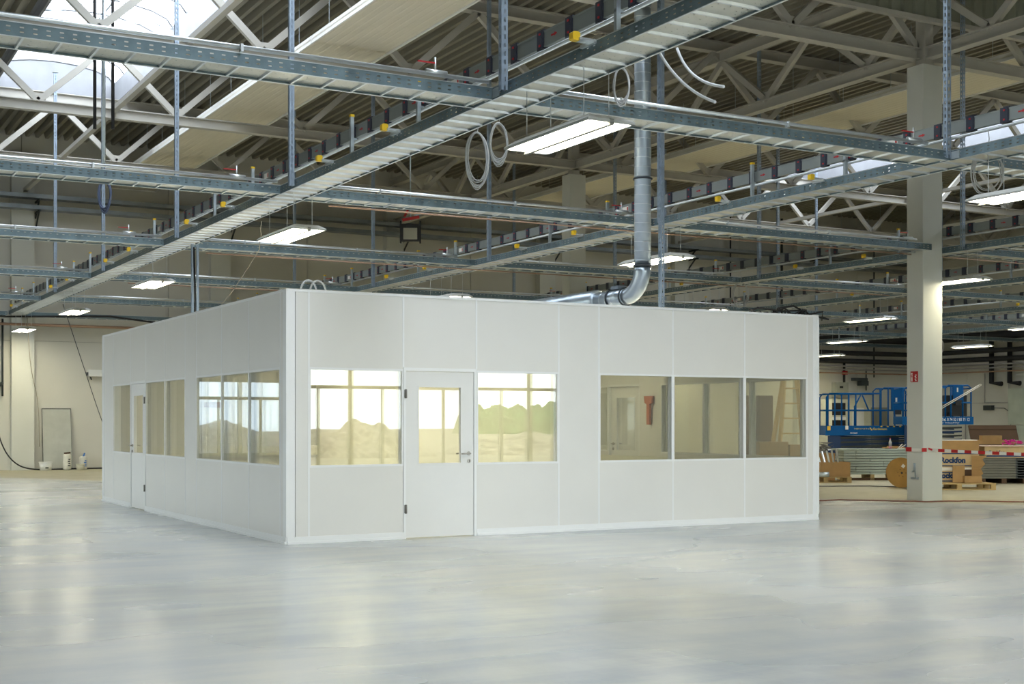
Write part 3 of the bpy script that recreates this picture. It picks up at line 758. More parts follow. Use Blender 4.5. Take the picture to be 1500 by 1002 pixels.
# floodlight
root = thing('floodlight', 'black floodlight hanging on a red clamp above the cabin', 'floodlight', (13.83, 30, 5.9), -.5)
put('housing', MB().box(-.22, .22, -.05, .12, 0, .42).box(-.26, -.22, -.02, .06, -.05, .5).box(.22, .26, -.02, .06, -.05, .5), BLACK, root)
put('lens', BX(-.17, .17, -.06, -.05, .04, .32), mat('lens_grey', (.45, .45, .36), .3), root)
put('clamp', MB().bar((-.2, 0, .52), (.22, 0, .6), .07).bar((-.15, 0, .6), (-.02, 0, .85), .05), RED, root)
put('arm', MB().bar((.1, 0, .62), (1.0, 0, .98), .05).bar((0, 0, .5), (0, 0, 2.3), .03), GALV, root)
# the post between tray and cabin roof
root = thing('support_post', 'slotted steel double post between the long tray and the cabin roof', 'post', (6.45, 22.9, CH - .06))
put('channel', MB().box(-.06, -.02, -.02, .02, 0, 1.56).box(.03, .07, -.02, .02, 0, 1.56), STRUT, root)
put('cable', MB().tube([(-.01, -.03, 0), (0, -.03, .6), (-.02, -.03, 1.5)], .015, 6), BLACK, root)
# trays and pipes on the back wall
for k, z in enumerate((8.05, 7.72)):
    q = put('wall_tray', MB().box(1.2, XR - .6, YB - .75, YB - .35, z, z + .01).box(1.2, XR - .6, YB - .755, YB - .75, z, z + .12).box(1.2, XR - .6, YB - .35, YB - .345, z, z + .12), mat('galv_dull', (.25, .28, .30), .5, .6, .15))
    tag(q, 'galvanised cable tray high on the back wall, the %s one' % ('upper' if k == 0 else 'lower'), 'cable tray', 'trays on the back wall')
    for x in (6.6, 12.6, 18.66, 24.7, 30.7, 36.8):
        put('console', MB().bar((x + .4, YB, z - .03), (x + .4, YB - .8, z - .03), .05).bar((x + .4, YB, z - .5), (x + .4, YB - .6, z - .04), .04), METD, q)
def pipes(zs, mats_, labs, x0=15.5, y1=12.0):
    for (z, r, dd), mt, lab in zip(zs, mats_, labs):
        mb = MB(); mb.tube([(x0, YB - dd, z), (XR - dd - .4, YB - dd, z), (XR - dd - .12, YB - dd - .1, z), (XR - dd, YB - dd - .4, z), (XR - dd, y1, z)], r, 10)
        q = put('wall_pipe', mb, mt); tag(q, lab, 'pipe', 'pipes along the far walls')
pipes([(4.86, .17, .75), (4.28, .10, .55), (3.95, .10, .5), (3.74, .035, .4), (3.60, .03, .4), (3.45, .03, .4)],
      [BLACKP, BLACKP, BLACKP, PIPEG, PIPEG, COPPER],
      ['thickest black insulated pipe along the far walls, topmost of the bundle', 'black insulated pipe along the far walls, second from the top', 'black insulated pipe along the far walls, lowest black one',
       'grey thin pipe along the far walls just below the black ones', 'grey thin pipe along the far walls, second of the thin ones', 'thin copper coloured pipe along the far walls, lowest of all'])
q = put('wall_pipe', MB().tube([(2, YB - .5, 4.32), (15.4, YB - .5, 4.32)], .04, 8), COPPER); tag(q, 'thin copper coloured pipe high along the left back wall', 'pipe')
q = put('black_hose', MB().tube([(2, YB - .9, 4.62), (6, YB - .95, 4.5), (9, YB - .9, 4.62), (13, YB - 1.0, 4.2), (15.4, YB - .9, 4.1)], .03, 6), BLACK); tag(q, 'black hose slung below the trays along the left back wall', 'hose')
for k, (px2, y2) in enumerate(((33.0, YB - .35), (35.6, YB - .35), (40.6, YB - .35))):
    q = put('pipe_hanger', MB().tube([(px2, y2, 3.3), (px2, y2, 9.6)], .05 if k == 1 else .03, 8).box(px2 - .1, px2 + .1, y2 - .06, y2 + .3, 3.9, 4.0), METD if k else BLACKP)
    tag(q, 'dark vertical pipe rising along the back wall, %s from the left' % ORD[k], 'pipe', 'vertical pipes at the back wall')
for k, y2 in enumerate((36.6, 37.5)):
    q = put('drop_pipe', MB().tube([(XR - .28, y2, 4.7), (XR - .28, y2, 3.0), (XR - .28, y2 - .5, 2.95)], .10, 10), BLACKP)
    tag(q, 'black insulated pipe dropping down the right wall, %s one' % ('nearer' if k == 0 else 'farther'), 'pipe', 'black pipe drops')
q = put('wall_conduit', MB().tube([(XR - .1, 38.0, 3.4), (XR - .1, 38.0, 2.2), (XR - .1, 39.0, 2.2), (XR - .1, 39.0, .2)], .02, 6).tube([(XR - .1, 38.0, 2.2), (XR - .1, 36.8, 2.2), (XR - .1, 36.8, 3.4)], .02, 6), PIPEG)
tag(q, 'thin grey conduit running down the right wall in right angles', 'conduit')
q = put('wall_fitting', MB().tube([(XR - .12, 38.0, 2.0), (XR - .12, 37.0, 1.98), (XR - .12, 36.7, 1.8), (XR - .12, 36.7, 1.2)], .015, 6).tube([(XR - .12, 36.7, 1.2), (XR - .12, 36.7, 1.0)], [.05, .14], 10).box(XR - .2, XR, 37.6, 38.0, 1.9, 2.1), METD)
tag(q, 'hanging lamp bulb on a cable at the right wall', 'fitting')
for k, (z0, z1) in enumerate(((1.33, 2.75), (0.35, 1.30))):
    q = put('wall_cabinet', MB().box(XR - .5, XR - .01, 34.2, 36.5 + .1 * k, z0, z1).box(XR - .53, XR - .5, 34.25, 36.45 + .1 * k, z0 + .05, z1 - .05), mat('cabinet_grey', (.45, .50, .42), .4, 0, .12, 2))
    tag(q, 'greenish grey cabinet at the right wall edge, the %s one' % ('upper' if k == 0 else 'lower'), 'cabinet', 'cabinets at the right wall')
# electrical box, camera-like fitting and machine cabinet at the back wall
root = thing('electrical_box', 'grey electrical box on the back wall above the blue lift', 'electrical box', (38.9, YB - .02, 2.45))
put('case', MB().box(-.35, .35, -.25, 0, 0, .62), mat('box_grey', (.42, .43, .36), .5), root)
put('lid', MB().box(-.32, .1, -.27, -.25, .05, .57), mat('box_grey', (.42, .43, .36), .5), root)
put('switch', MB().box(-.15, .02, -.29, -.27, .38, .46), BLACK, root)
put('supply_pipe', MB().tube([(.25, -.1, .62), (.25, -.1, 1.6)], .05, 8), BLACKP, root)
put('valve', MB().tube([(.25, -.14, .95), (.25, -.14, 1.1)], .12, 8), RED, root)
q = put('wall_fitting', MB().box(-.4, .3, -.3, -.05, 0, .12).box(-.1, .3, -.35, -.1, -.2, 0).tube([(.3, -.2, -.4), (.3, -.2, .5)], .03, 6), METD, loc=(40.0, YB, 3.15)); tag(q, 'dark pipe fitting on the back wall left of the big column', 'fitting')
root = thing('machine_cabinet', 'tall pale machine cabinet with dark vents behind the blue lift', 'cabinet', (38.0, YB - 1.3, 0))
put('body', MB().box(-.6, 1.5, 0, .9, 0, 2.35), mat('machine_cream', (.62, .62, .50), .5), root)
put('shelf', MB().box(-.6, .1, -.02, 0, 1.7, 2.2), BLACK, root); put('shelf', MB().box(-.6, .1, -.02, 0, 1.05, 1.5), BLACK, root)
put('panel', MB().box(-.6, .1, -.04, -.02, 1.52, 1.62), WHITE, root)
for z in (.5, .72, .94): put('vent', BX(-.55, .3, -.015, 0, z, z + .05), METD, root)
put('door', BX(.5, 1.1, -.03, 0, .2, 2.0), WHITE, root)
q = put('leaning_sheet', MB().box(0, 1.3, 0, .03, 0, 2.05), mat('sheet_grey', (.27, .27, .22), .6), loc=(39.75, YB - .9, 0), rot=(-.12, 0, 0)); tag(q, 'dark grey sheet leaning at the back wall behind the blue lift', 'sheet')

# ------------------------------------------------------------------ storage area: a row set at an angle to the hall
FW = Vector((math.sin(YAW), math.cos(YAW), 0)); RT = Vector((math.cos(YAW), -math.sin(YAW), 0))
def yard(l, d, z=0): p = FW * d + RT * l; return (p.x, p.y, z)
AZ = -YAW
def text(s_, size, mt, parent, loc, rot, bold=.0, name='lettering', extr=.002, align='LEFT'):
    c = bpy.data.curves.new(name, 'FONT'); c.body = s_; c.size = size; c.extrude = extr; c.offset = bold; c.align_x = align
    c.materials.append(mt); tmp = bpy.data.objects.new(name, c)
    me = bpy.data.meshes.new_from_object(tmp); bpy.data.objects.remove(tmp); me.name = name
    if not me.materials: me.materials.append(mt)
    q = bpy.data.objects.new(name, me); col.objects.link(q); q.location = loc; q.rotation_euler = rot; q.parent = parent
    return q
FR = (PI / 2, 0, 0)
# pallets
def pallet(l, d, wd, dp, lab, top=.144, rz=AZ):
    root = thing('pallet', lab, 'pallet', yard(l, d), rz, group='wooden pallets')
    nb = 5
    for i in range(nb):
        y = dp * i / (nb - 1) * .88
        put('plank', BX(0, wd, y, y + dp * .12, .122, .144), WOOD, root)
    for y in (0, dp * .45, dp * .88):
        for x in (0, wd / 2 - .05, wd - .1): put('block', BX(x, x + .1, y, y + dp * .12, .022, .10), WOOD, root)
        put('plank', BX(0, wd, y, y + dp * .12, 0, .022), WOOD, root)
    for x in (0, wd / 2 - .05, wd - .1): put('plank', BX(x, x + .1, 0, dp, .10, .122), WOOD, root)
    return root
def box_open(root, x0, x1, y0, y1, z0, z1, mt):
    t_ = .012
    put('side', MB().box(x0, x1, y0, y0 + t_, z0, z1), mt, root); put('side', MB().box(x0, x1, y1 - t_, y1, z0, z1), mt, root)
    put('side', MB().box(x0, x0 + t_, y0 + t_, y1 - t_, z0, z1), mt, root); put('side', MB().box(x1 - t_, x1, y0 + t_, y1 - t_, z0, z1), mt, root)
    put('bottom', MB().box(x0, x1, y0, y1, z0, z0 + t_), mt, root)
# left pallet with cardboard box, beside the cabin edge
d0 = 31.6; l = lambda px, d: (px - 750) * d / 1956
pallet(l(1172, d0), d0, 1.22, .8, 'low dark pallet with a cardboard box just right of the cabin')
root = thing('cardboard_box', 'open brown cardboard box on the pallet just right of the cabin', 'box', yard(l(1202, d0), d0 + .02, .146), AZ)
box_open(root, 0, .71, 0, .6, 0, .34, CARD)
q = put('steel_tube', MB().tube([(0, 0, 0), (.3, -.02, 0)], [.06, .06], 12), GALV, loc=yard(l(1194, d0), d0 - .1, .2), rot=(0, 0, AZ)); tag(q, 'short steel tube end on the pallet by the cabin', 'tube')
mb = MB()
for i in range(5): mb.bar((.1 + .1 * i, .2, .2), (.0 + .13 * i, .3 + .05 * i, .55 + .02 * i), .035)
q = put('offcuts', mb, GALVL, loc=yard(l(1202, d0), d0 + .1, .16), rot=(0, 0, AZ), ); tag(q, 'bright metal offcuts sticking out of the brown cardboard box', 'offcuts')
root = thing('crumpled_wrap', 'heap of crumpled film and cardboard behind the brown box', 'packaging', yard(l(1199, 32.6), 32.6, 0), AZ)
put('cardboard', MB().box(0, .4, 0, .4, 0, .68), CARD, root)
mb = MB(); rnd = random.Random(5)
for i in range(14):
    p = [Vector((rnd.uniform(0, .42), rnd.uniform(0, .3), .68 + rnd.uniform(0, .28))) for _ in range(3)]; mb.quad(p)
put('film', mb, FILM, root)
# stack of grey steel sections on timber
d0 = 33.0
root = thing('section_stack', 'stack of long grey steel sections lying on timbers in front of the blue lift', 'stack', yard(l(1236, d0), d0), AZ + .06)
wd = l(1420, d0) - l(1236, d0)
for i in range(9):
    z0 = .14 + .066 * i; cut = [.66, .30, .30, 1.0, 1.0, .66, .30, .30, .3][i]
    for a, c in ((0, cut), (cut + .01, wd)): put('steel_section', MB().extrude([(0, z0 + .004), (.7, z0 + .004), (.7, z0 + .060), (.02, z0 + .060), (.02, z0 + .052), (0, z0 + .052)], 'X', a, c), METS, root)
put('steel_section', MB().box(-.15, wd, -.03, .75, .735, .775), METS, root)
for i in range(5): put('timber', BX(.05 + i * wd / 5, .15 + i * wd / 5, 0, .7, .0, .14), WOOD, root)
put('timber', BX(0, wd, 0, .06, .0, .06), CARDD, root)
root = thing('water_bottle', 'clear plastic bottle with a red cap on the grey section stack', 'bottle', yard(l(1304, d0 + .3), d0 + .3, .775), AZ)
put('body', MB().tube([(0, 0, 0), (0, 0, .16), (0, 0, .21), (0, 0, .24)], [.04, .04, .018, .014], 12), mat('pet', (.45, .47, .50), .15), root)
put('cap', MB().tube([(0, 0, .24), (0, 0, .265)], .016, 10), mat('pink_cap', (.75, .05, .1), .4), root)
put('drink', MB().tube([(0, 0, .002), (0, 0, .06)], .0405, 12), mat('pink_drink', (.6, .25, .3), .2), root)
q = put('cardboard_sheet', MB().box(0, .5, 0, .3, 0, .03).box(.1, .35, .05, .25, .03, .055), CARD, loc=yard(l(1298, d0 + .4), d0 + .45, .776), rot=(0, 0, AZ)); tag(q, 'flat cardboard piece beside the bottle on the grey stack', 'cardboard')
q = put('paper_scrap', MB().box(0, .16, 0, .1, 0, .02).bar((.02, .05, .02), (.12, .05, .12), .05, .01).bar((.08, .05, .03), (.2, .05, .10), .04, .01), PAPER, loc=yard(l(1314, d0 + .2), d0 + .1, .776), rot=(0, 0, AZ)); tag(q, 'crumpled white paper on the grey section stack', 'paper')
# cable drum
root = thing('cable_drum', 'round brown wooden cable drum standing by the big column', 'cable drum', yard(l(1321, 29.3), 29.3, .325), AZ - .24)
def disc(y0, y1, r): return MB().tube([(0, y0, 0), (0, y1, 0)], r, 40)
put('flange', disc(0, .03, .325), PLY, root); put('flange', disc(.38, .41, .325), PLY, root); put('core', disc(.03, .38, .16), PLY, root)
put('axle_hole', disc(-.004, 0, .022), BLACK, root)
for a in range(6): put('bolt', MB().tube([(.085 * math.cos(a), -.008, .085 * math.sin(a)), (.085 * math.cos(a), 0, .085 * math.sin(a))], .009, 8), BLACK, root)
put('label_sheet', MB().box(-.035, .035, -.004, 0, -.035, .035, 0, Matrix.Translation((.03, 0, .15)) @ Matrix.Rotation(.7, 4, 'Y')), PAPER, root)
# boxes with lettering on pallets
d1 = 28.4
pallet(l(1350, d1), d1 - .12, l(1456, d1) - l(1350, d1), .9, 'light wooden pallet under the lettered cardboard boxes')
x0 = l(1352, d1 + .2); wb_ = l(1434, d1 + .2) - x0
def rock(z0, h, lab, band=True, shift=0., letters='Rockfon', lx=.45, sz=.22):
    root = thing('insulation_box', lab, 'box', yard(x0 + shift, d1 + .2, z0), AZ, group='lettered cardboard boxes')
    put('carton', BX(0, wb_, 0, .7, 0, h), CARD2 if band else CARD, root)
    if band:
        put('printed_band', BX(0, wb_ + .002, -.002, .7, .02, .045), NAVY, root); put('printed_band', BX(0, wb_ + .002, -.002, .7, h - .05, h - .025), NAVY, root)
        text(letters, sz, NAVY, root, (lx, -.004, .10), FR, .008)
    return root
rock(.146, .25, 'lettered cardboard box at the bottom of the stack behind the small open box', lx=.31, sz=.15)
rock(.472, .33, 'lettered cardboard box in the middle of the stack right of the column', lx=.37, sz=.16)
q = put('board_sheet', MB().box(0, wb_ - .05, 0, .7, 0, .07), PAPER, loc=yard(x0, d1 + .2, .399), rot=(0, 0, AZ)); tag(q, 'pale sheet between the two lettered boxes', 'sheet')
rock(.804, .235, 'plain brown cardboard box on top of the lettered stack', band=False)
q = put('board_sheet', MB().box(0, 1.1, 0, .5, 0, .02), PAPER, loc=yard(x0 + .1, d1 + .3, 1.041), rot=(0, 0, AZ)); tag(q, 'pale board lying on top of the plain brown box', 'sheet')
root = thing('cardboard_box', 'small open cardboard box on the light pallet in front of the lettered boxes', 'box', yard(l(1399, d1 - .1), d1 - .14, .146), AZ + .1)
box_open(root, .2, .58, 0, .3, 0, .15, CARD)
put('flap', MB().bar((-.02, .1, .19), (.24, .1, .19), .02, .36, up=(0, 0, 1)), CARD, root); put('flap', MB().box(.28, .5, .28, .295, .15, .28), CARDD, root)
root = thing('torn_cardboard', 'torn brown cardboard corner standing at the right of the lettered boxes', 'cardboard', yard(l(1434, d1), d1, .146), AZ)
mb = MB(); z_ = [0, .1, .2, .3, .4, .5, .58]; xx = [.06, .0, .10, .05, .14, .08, .18]
for i in range(6): mb.quad([(-.12, .1, z_[i]), (xx[i], .02, z_[i]), (xx[i + 1], .02, z_[i + 1]), (-.12, .1, z_[i + 1])])
put('sheet', mb, CARD, root)
# wrapped stack at the right
d2 = 31.2; xs = l(1436, d2); 
root = thing('wrapped_stack', 'film wrapped stack of grey steel sections on a dark pallet at the right edge', 'stack', yard(xs, d2, 0), AZ)
ws = l(1488, d2) - xs
for i in range(8): put('steel_section', MB().extrude([(0, .12 + .06 * i), (ws, .12 + .06 * i), (ws, .174 + .06 * i), (.015, .174 + .06 * i), (.015, .162 + .06 * i), (0, .162 + .06 * i)], 'Y', 0, 1.6), mat('wrap_section', (.13, .125, .095), .45, 0, .12), root)
mb = MB()
for i in range(8):
    z0 = .12 + .06 * i
    mb.box(ws + .01, ws + .9, .02, 1.4, z0, z0 + .02).box(ws + .01, ws + .05, .02, 1.4, z0, z0 + .05).box(ws + .4, ws + .44, .02, 1.4, z0, z0 + .05)
put('dark_section', mb, METD, root)
for x in (0, .5, 1.0): put('timber', BX(x, x + .12, 0, 1.5, 0, .118), CARDD, root)
root = thing('insulation_box', 'lettered cardboard box lying on the film wrapped stack at the right edge', 'box', yard(xs - .05 + .15, d2 + .0, .605), AZ)
put('carton', BX(0, .95, 0, .8, 0, .26), CARD2, root); put('printed_band', BX(-.002, .952, -.002, .8, .02, .06), NAVY, root)
text('Rockfon', .11, NAVY, root, (.1, -.004, .09), FR, .004)
put('lid_board', MB().box(-.1, 1.1, -.05, .8, .262, .282), mat('pink_board', (.62, .45, .38), .7), root)
root = thing('film_bundle', 'bundle of clear film and cardboard between the lettered boxes', 'packaging', yard(xs - .34, d2 - .1, .56), AZ)
mb = MB(); rnd = random.Random(9)
for i in range(9):
    a = rnd.uniform(0, .18); z0 = rnd.uniform(0, .3); mb.quad([(a, 0, z0), (a + .16, rnd.uniform(-.05, .05), z0 + rnd.uniform(-.05, .05)), (a + .12, .1, z0 + .15), (a, .05, z0 + .12)])
put('film', mb, mat('pale_film', (.45, .40, .33), .3), root); put('carton', MB().box(0, .28, .1, .5, 0, .4), CARD, root)
# loose cardboard and magenta film behind
q = put('cardboard_sheet', MB().box(0, 1.25, 0, .02, 0, .42).box(.02, 1.23, -.012, 0, .30, .42), CARDD, loc=yard(l(1424, 34.6), 34.7, .98), rot=(-.5, 0, AZ)); tag(q, 'dark brown cardboard sheet leaning behind the lettered boxes', 'cardboard')
q = put('cardboard_box', MB().box(0, 1.2, 0, .6, 0, .10).box(.35, .85, -.02, .2, .10, .22), CARD, loc=yard(l(1418, 33.6), 33.6, .88), rot=(0, 0, AZ)); tag(q, 'brown cardboard box seen behind and above the lettered boxes', 'box')
q = put('crate', MB().box(0, 1.2, 0, .6, 0, .88).box(-.02, 1.22, -.02, 0, .7, .78), CARDD, loc=yard(l(1418, 33.6), 33.6, 0), rot=(0, 0, AZ)); tag(q, 'dark crate hidden behind the lettered boxes', 'crate')
mb = MB(); rnd = random.Random(3)
for i in range(40):
    c = Vector((rnd.uniform(0, .45), rnd.uniform(0, .2), rnd.uniform(.0, .09))); mb.quad([c + Vector((rnd.uniform(-.1, .1), rnd.uniform(-.1, .1), rnd.uniform(-.02, .07))) for _ in range(4)])
q = put('magenta_film', mb, MAG, loc=yard(l(1467, 32), 31.7, .89), rot=(0, 0, AZ)); tag(q, 'crumpled magenta plastic film on the boxes at the right edge', 'film')

# scissor lifts
def lift(loc, rz, lab, length, z_deck, band, rail_h, rear_high, txt, chassis_h=.48, name='scissor_lift'):
    root = thing(name, lab, 'scissor lift', loc, rz, group='blue scissor lifts')
    W_ = .9
    put('deck', MB().box(0, length, 0, W_, z_deck, z_deck + band), BLUE, root)
    put('deck_lip', MB().box(-.02, length * .78, -.03, 0, z_deck - .01, z_deck + band * .45), BLUE, root)
    put('chassis', MB().box(.12, length - .1, .05, W_ - .05, .22, .22 + chassis_h), DBLUE, root)
    put('ladder_step', MB().box(.06, .42, -.01, .05, .3, z_deck - .02).box(.1, .38, -.03, -.01, .36, .40).box(.1, .38, -.03, -.01, .62, .66), DBLUE, root)
    for i in range(5):
        z0 = .24 + chassis_h + i * (z_deck - .26 - chassis_h) / 5
        put('scissor_arm', MB().bar((.3, .12, z0), (length - .25, .12, z0 + .05), .05, .05), DBLUE if i % 2 else METD, root)
        put('scissor_arm', MB().bar((.3, W_ - .12, z0 + .05), (length - .25, W_ - .12, z0), .05, .05), DBLUE, root)
    for x in (.4, length - .4):
        for y in (.02, W_ - .14): put('wheel', MB().tube([(x, y, .2), (x, y + .12, .2)], .2, 18), BLACK, root)
    zt = z_deck + band
    r = .022
    def rail(pts, nm='guard_rail'): put(nm, MB().tube(pts, r, 8), BLUE, root)
    for y in (.03, W_ - .03):
        zz = rail_h
        rail([(.02, y, zt), (.02, y, zt + zz - .1), (.1, y, zt + zz), (length * .62, y, zt + zz)])
        rail([(.02, y, zt + zz * .48), (length - .02, y, zt + zz * .48)])
        for x in (.26, .66, .86): rail([(x, y, zt), (x, y, zt + zz - .02)], 'post')
        rail([(length * .62, y, zt), (length * .62, y, zt + zz + rear_high - .08), (length * .62 + .08, y, zt + zz + rear_high), (length - .1, y, zt + zz + rear_high), (length - .02, y, zt + zz + rear_high - .08), (length - .02, y, zt)])
        for x in (length * .70, length * .87): rail([(x, y, zt), (x, y, zt + zz + rear_high)], 'post')
    for x in (.02, length - .02): rail([(x, .03, zt + rail_h * .98), (x, W_ - .03, zt + rail_h * .98)]); rail([(x, .03, zt + rail_h * .48), (x, W_ - .03, zt + rail_h * .48)])
    rail([(length * .47, W_ - .1, zt + rail_h - .03), (length * .40, W_ - .1, zt + rail_h * .6), (length * .40, W_ - .1, zt)])
    rail([(length * .49, W_ - .1, zt + rail_h - .03), (length * .56, W_ - .1, zt + rail_h * .5)])
    put('control_panel', MB().box(length * .73, length * .86, -.03, .03, zt + .45, zt + rail_h + rear_high - .01), BLUE, root)
    put('panel_sticker', MB().box(length * .775, length * .795, -.034, -.03, zt + .68, zt + .80), PAPER, root)
    put('control_box', MB().box(length * .76, length * .84, -.05, .05, zt + .32, zt + .45), BLACK, root)
    return root
dA = 38.2
LA = lift(yard(l(1210, dA), dA), AZ, 'blue scissor lift with raised guard rails left of the big column', 2.55, 1.06, .27, .92, .16, '')
for i in range(7):
    put('warning_stripe', MB().box(1.56 + .09 * i, 1.61 + .09 * i, -.004, 0, 1.29, 1.325), YEL if i % 2 == 0 else BLACK, LA)
put('warning_plate', MB().box(.03, .12, -.036, -.03, 1.20, 1.32), YEL, LA)
put('sticker', MB().box(.55, .63, -.036, -.001, 1.22, 1.33), PAPER, LA)
LTG = mat('print_gold', (.75, .62, .12), .6); LTW = mat('print_white', (.75, .80, .85), .6)
text('Gardemann', .085, LTG, LA, (1.34, -.004, 1.21), FR, .002)
put('emblem', MB().box(1.25, 1.285, -.004, 0, 1.235, 1.275).box(1.285, 1.325, -.004, 0, 1.20, 1.24), YEL, LA)
text('T 0800 22 7 22 77 de', .05, LTG, LA, (.80, -.004, 1.225), FR, 0)
text('GS 2669', .06, LTW, LA, (.68, -.034, 1.10), FR, .001)
dB = 37.0
LB = lift(yard(l(1322, dB), dB), AZ, 'blue scissor lift with white phone lettering right of the big column', l(1424, dB) - l(1322, dB), 1.37, .22, .80, .06, '', chassis_h=.55)
put('name_board', MB().box(-.02, l(1424, dB) - l(1322, dB) + .02, -.06, -.04, 1.37, 1.58), BLUE, LB)
q = text('Tel. 0 74 52 / 83 71 12', .125, LTW, LB, (1.84, -.064, 1.465), FR, .002, align='RIGHT'); q.scale = (.67, 1, 1)
q = text('Arbeitsbühnen · Vermietung & Verkauf', .055, LTW, LB, (1.55, -.064, 1.40), FR, .0, align='RIGHT'); q.scale = (.8, 1, 1)
q = put('crossed_tubes', MB().tube([(0, -.08, 0), (1.05, -.08, .62)], .012, 8).tube([(0, -.08, .05), (1.05, -.08, .66)], .012, 8).tube([(1.05, -.09, .64), (1.06, -.09, .66)], .03, 8), PAPER, loc=yard(l(1379, dB), dB, 1.82), rot=(0, 0, AZ))
tag(q, 'two thin white tubes leaning across the rails of the right blue lift', 'tube')
q = put('tool_case', MB().box(0, .62, .2, .6, 0, .58).box(.1, .5, .1, .2, 0, .1), BLACK, loc=yard(l(1387, dB), dB, 1.6), rot=(0, 0, AZ)); tag(q, 'dark case standing on the platform of the right blue lift', 'case')

# barrier tape from the column
TAPEY = .93
tp_ = thing('barrier_tape', 'red and white barrier tape tied round the big column', 'tape', (18.40, 17.66, TAPEY))
pts = []
for i in range(49):
    f = i / 48 * .68; pts.append(Vector((.22 - .15 * f, -.02 - 11.0 * f, -.10 * math.sin(PI * f) * .6 - .0)))
for i in range(48):
    put('tape_section', MB().bar(pts[i], pts[i + 1], .003, .055), RED if i % 2 else PAPER, tp_)
put('tape_section', BX(.0, .12, .004, .010, -.03, .04), RED, tp_); put('tape_section', BX(.013, .018, .03, .41, -.03, .03), PAPER, tp_); put('tape_section', BX(.009, .013, .27, .41, -.03, .05), RED, tp_)
put('knot', MB().bar((.16, .0, .03), (.24, -.03, -.0), .03, .03), RED, tp_)

# cords on the floor
def cord(name, pts, r, mt, lab, cat='cord', wob=.05):
    rnd = random.Random(len(lab)); P2 = []
    if wob == 0:       # a smooth curve through the points
        V = [Vector(p) for p in pts]; V = [2 * V[0] - V[1]] + V + [2 * V[-1] - V[-2]]; Q = []
        for i in range(1, len(V) - 2):
            for k in range(6):
                t_ = k / 6; a, b_, c, d = V[i - 1:i + 3]
                Q.append(.5 * (2 * b_ + (c - a) * t_ + (2 * a - 5 * b_ + 4 * c - d) * t_ ** 2 + (3 * b_ - a - 3 * c + d) * t_ ** 3))
        Q.append(V[-2]); q = put(name, MB().tube(Q, r, 6), mt); tag(q, lab, cat); return q
    for (a, b_) in zip(pts, pts[1:]):
        for i in range(8):
            f = i / 8; P2.append((a[0] + (b_[0] - a[0]) * f + rnd.uniform(-wob, wob), a[1] + (b_[1] - a[1]) * f + rnd.uniform(-wob, wob), a[2] + (b_[2] - a[2]) * f))
    P2.append(pts[-1]); q = put(name, MB().tube(P2, r, 6), mt); tag(q, lab, cat); return q
cord('extension_cord', [(15.5, 18.4, .012), (17.3, 18.6, .012), (18.2, 17.4, .012), (19.0, 17.2, .012), (20.2, 15.9, .012), (21.5, 14.8, .012)], .012, ORANGE, 'dark orange cord lying on the floor across the foot of the big column')
cord('extension_cord', [(20.0, 22.9, .012), (21.5, 22.2, .012), (22.3, 20.8, .012)], .010, BLACK, 'thin dark cord on the dusty floor left of the cable drum', wob=.02)
cord('extension_cord', [(19.3, 16.1, .012), (19.9, 15.6, .012), (20.9, 14.4, .012)], .014, ORANGE, 'second dark orange cord on the floor at the right edge', wob=.03)

# ------------------------------------------------------------------ step ladder beyond the cabin
root = thing('step_ladder', 'wooden step ladder standing behind the cabin, seen through the right panes', 'ladder', (16.1, 18.6, 0), AZ)
for s in (-1, 1):
    put('stile', MB().bar((s * .33, -.35, 0), (s * .10, 0, 2.32), .05, .08), WOODL, root)
    put('stile', MB().bar((s * .40, .45, 0), (s * .11, .02, 2.32), .045, .07), WOODL, root)
for i in range(8):
    f = (i + .6) / 8.6; put('rung', MB().bar((-.33 + .23 * f, -.35 + .35 * f, 2.32 * f), (.33 - .23 * f, -.35 + .35 * f, 2.32 * f), .07, .03), WOODL, root)
put('rope', MB().tube([(-.3, -.2, .6), (-.1, 0, .45), (.0, .2, .6)], .008, 6), BLACK, root)
for k, (lx_, dd, w_, h_) in enumerate(((8.15, 23.2, .5, 1.1), (8.68, 23.2, .36, 1.05))):
    q = put('cardboard_box', MB().box(0, w_, 0, .4, 0, h_).box(.02, w_ - .02, -.02, 0, h_ - .1, h_ - .02), CARD, loc=yard(lx_ - 4.05 + .2, dd, 0), rot=(0, 0, AZ)); tag(q, 'tall brown cardboard box behind the cabin at the foot of the step ladder, %s one' % ('left' if k == 0 else 'right'), 'box', 'boxes at the ladder')

root = thing('stand_in_cabinet', 'made-up dark brown cabinet for a dark door, seen left of the step ladder', 'cabinet', yard(l(1088, 25.5), 25.5, 0), AZ)  # made-up cabinet, takes the place of a dark door
put('body', MB().box(0, .58, .02, .5, 0, 1.95), mat('cabinet_brown', (.10, .045, .035), .5), root); put('door', MB().box(.01, .28, 0, .02, .05, 1.9).box(.30, .57, 0, .02, .05, 1.9), mat('cabinet_brown', (.10, .045, .035), .5), root)
put('handle', MB().box(.26, .275, -.02, 0, .9, 1.1), GALV, root)
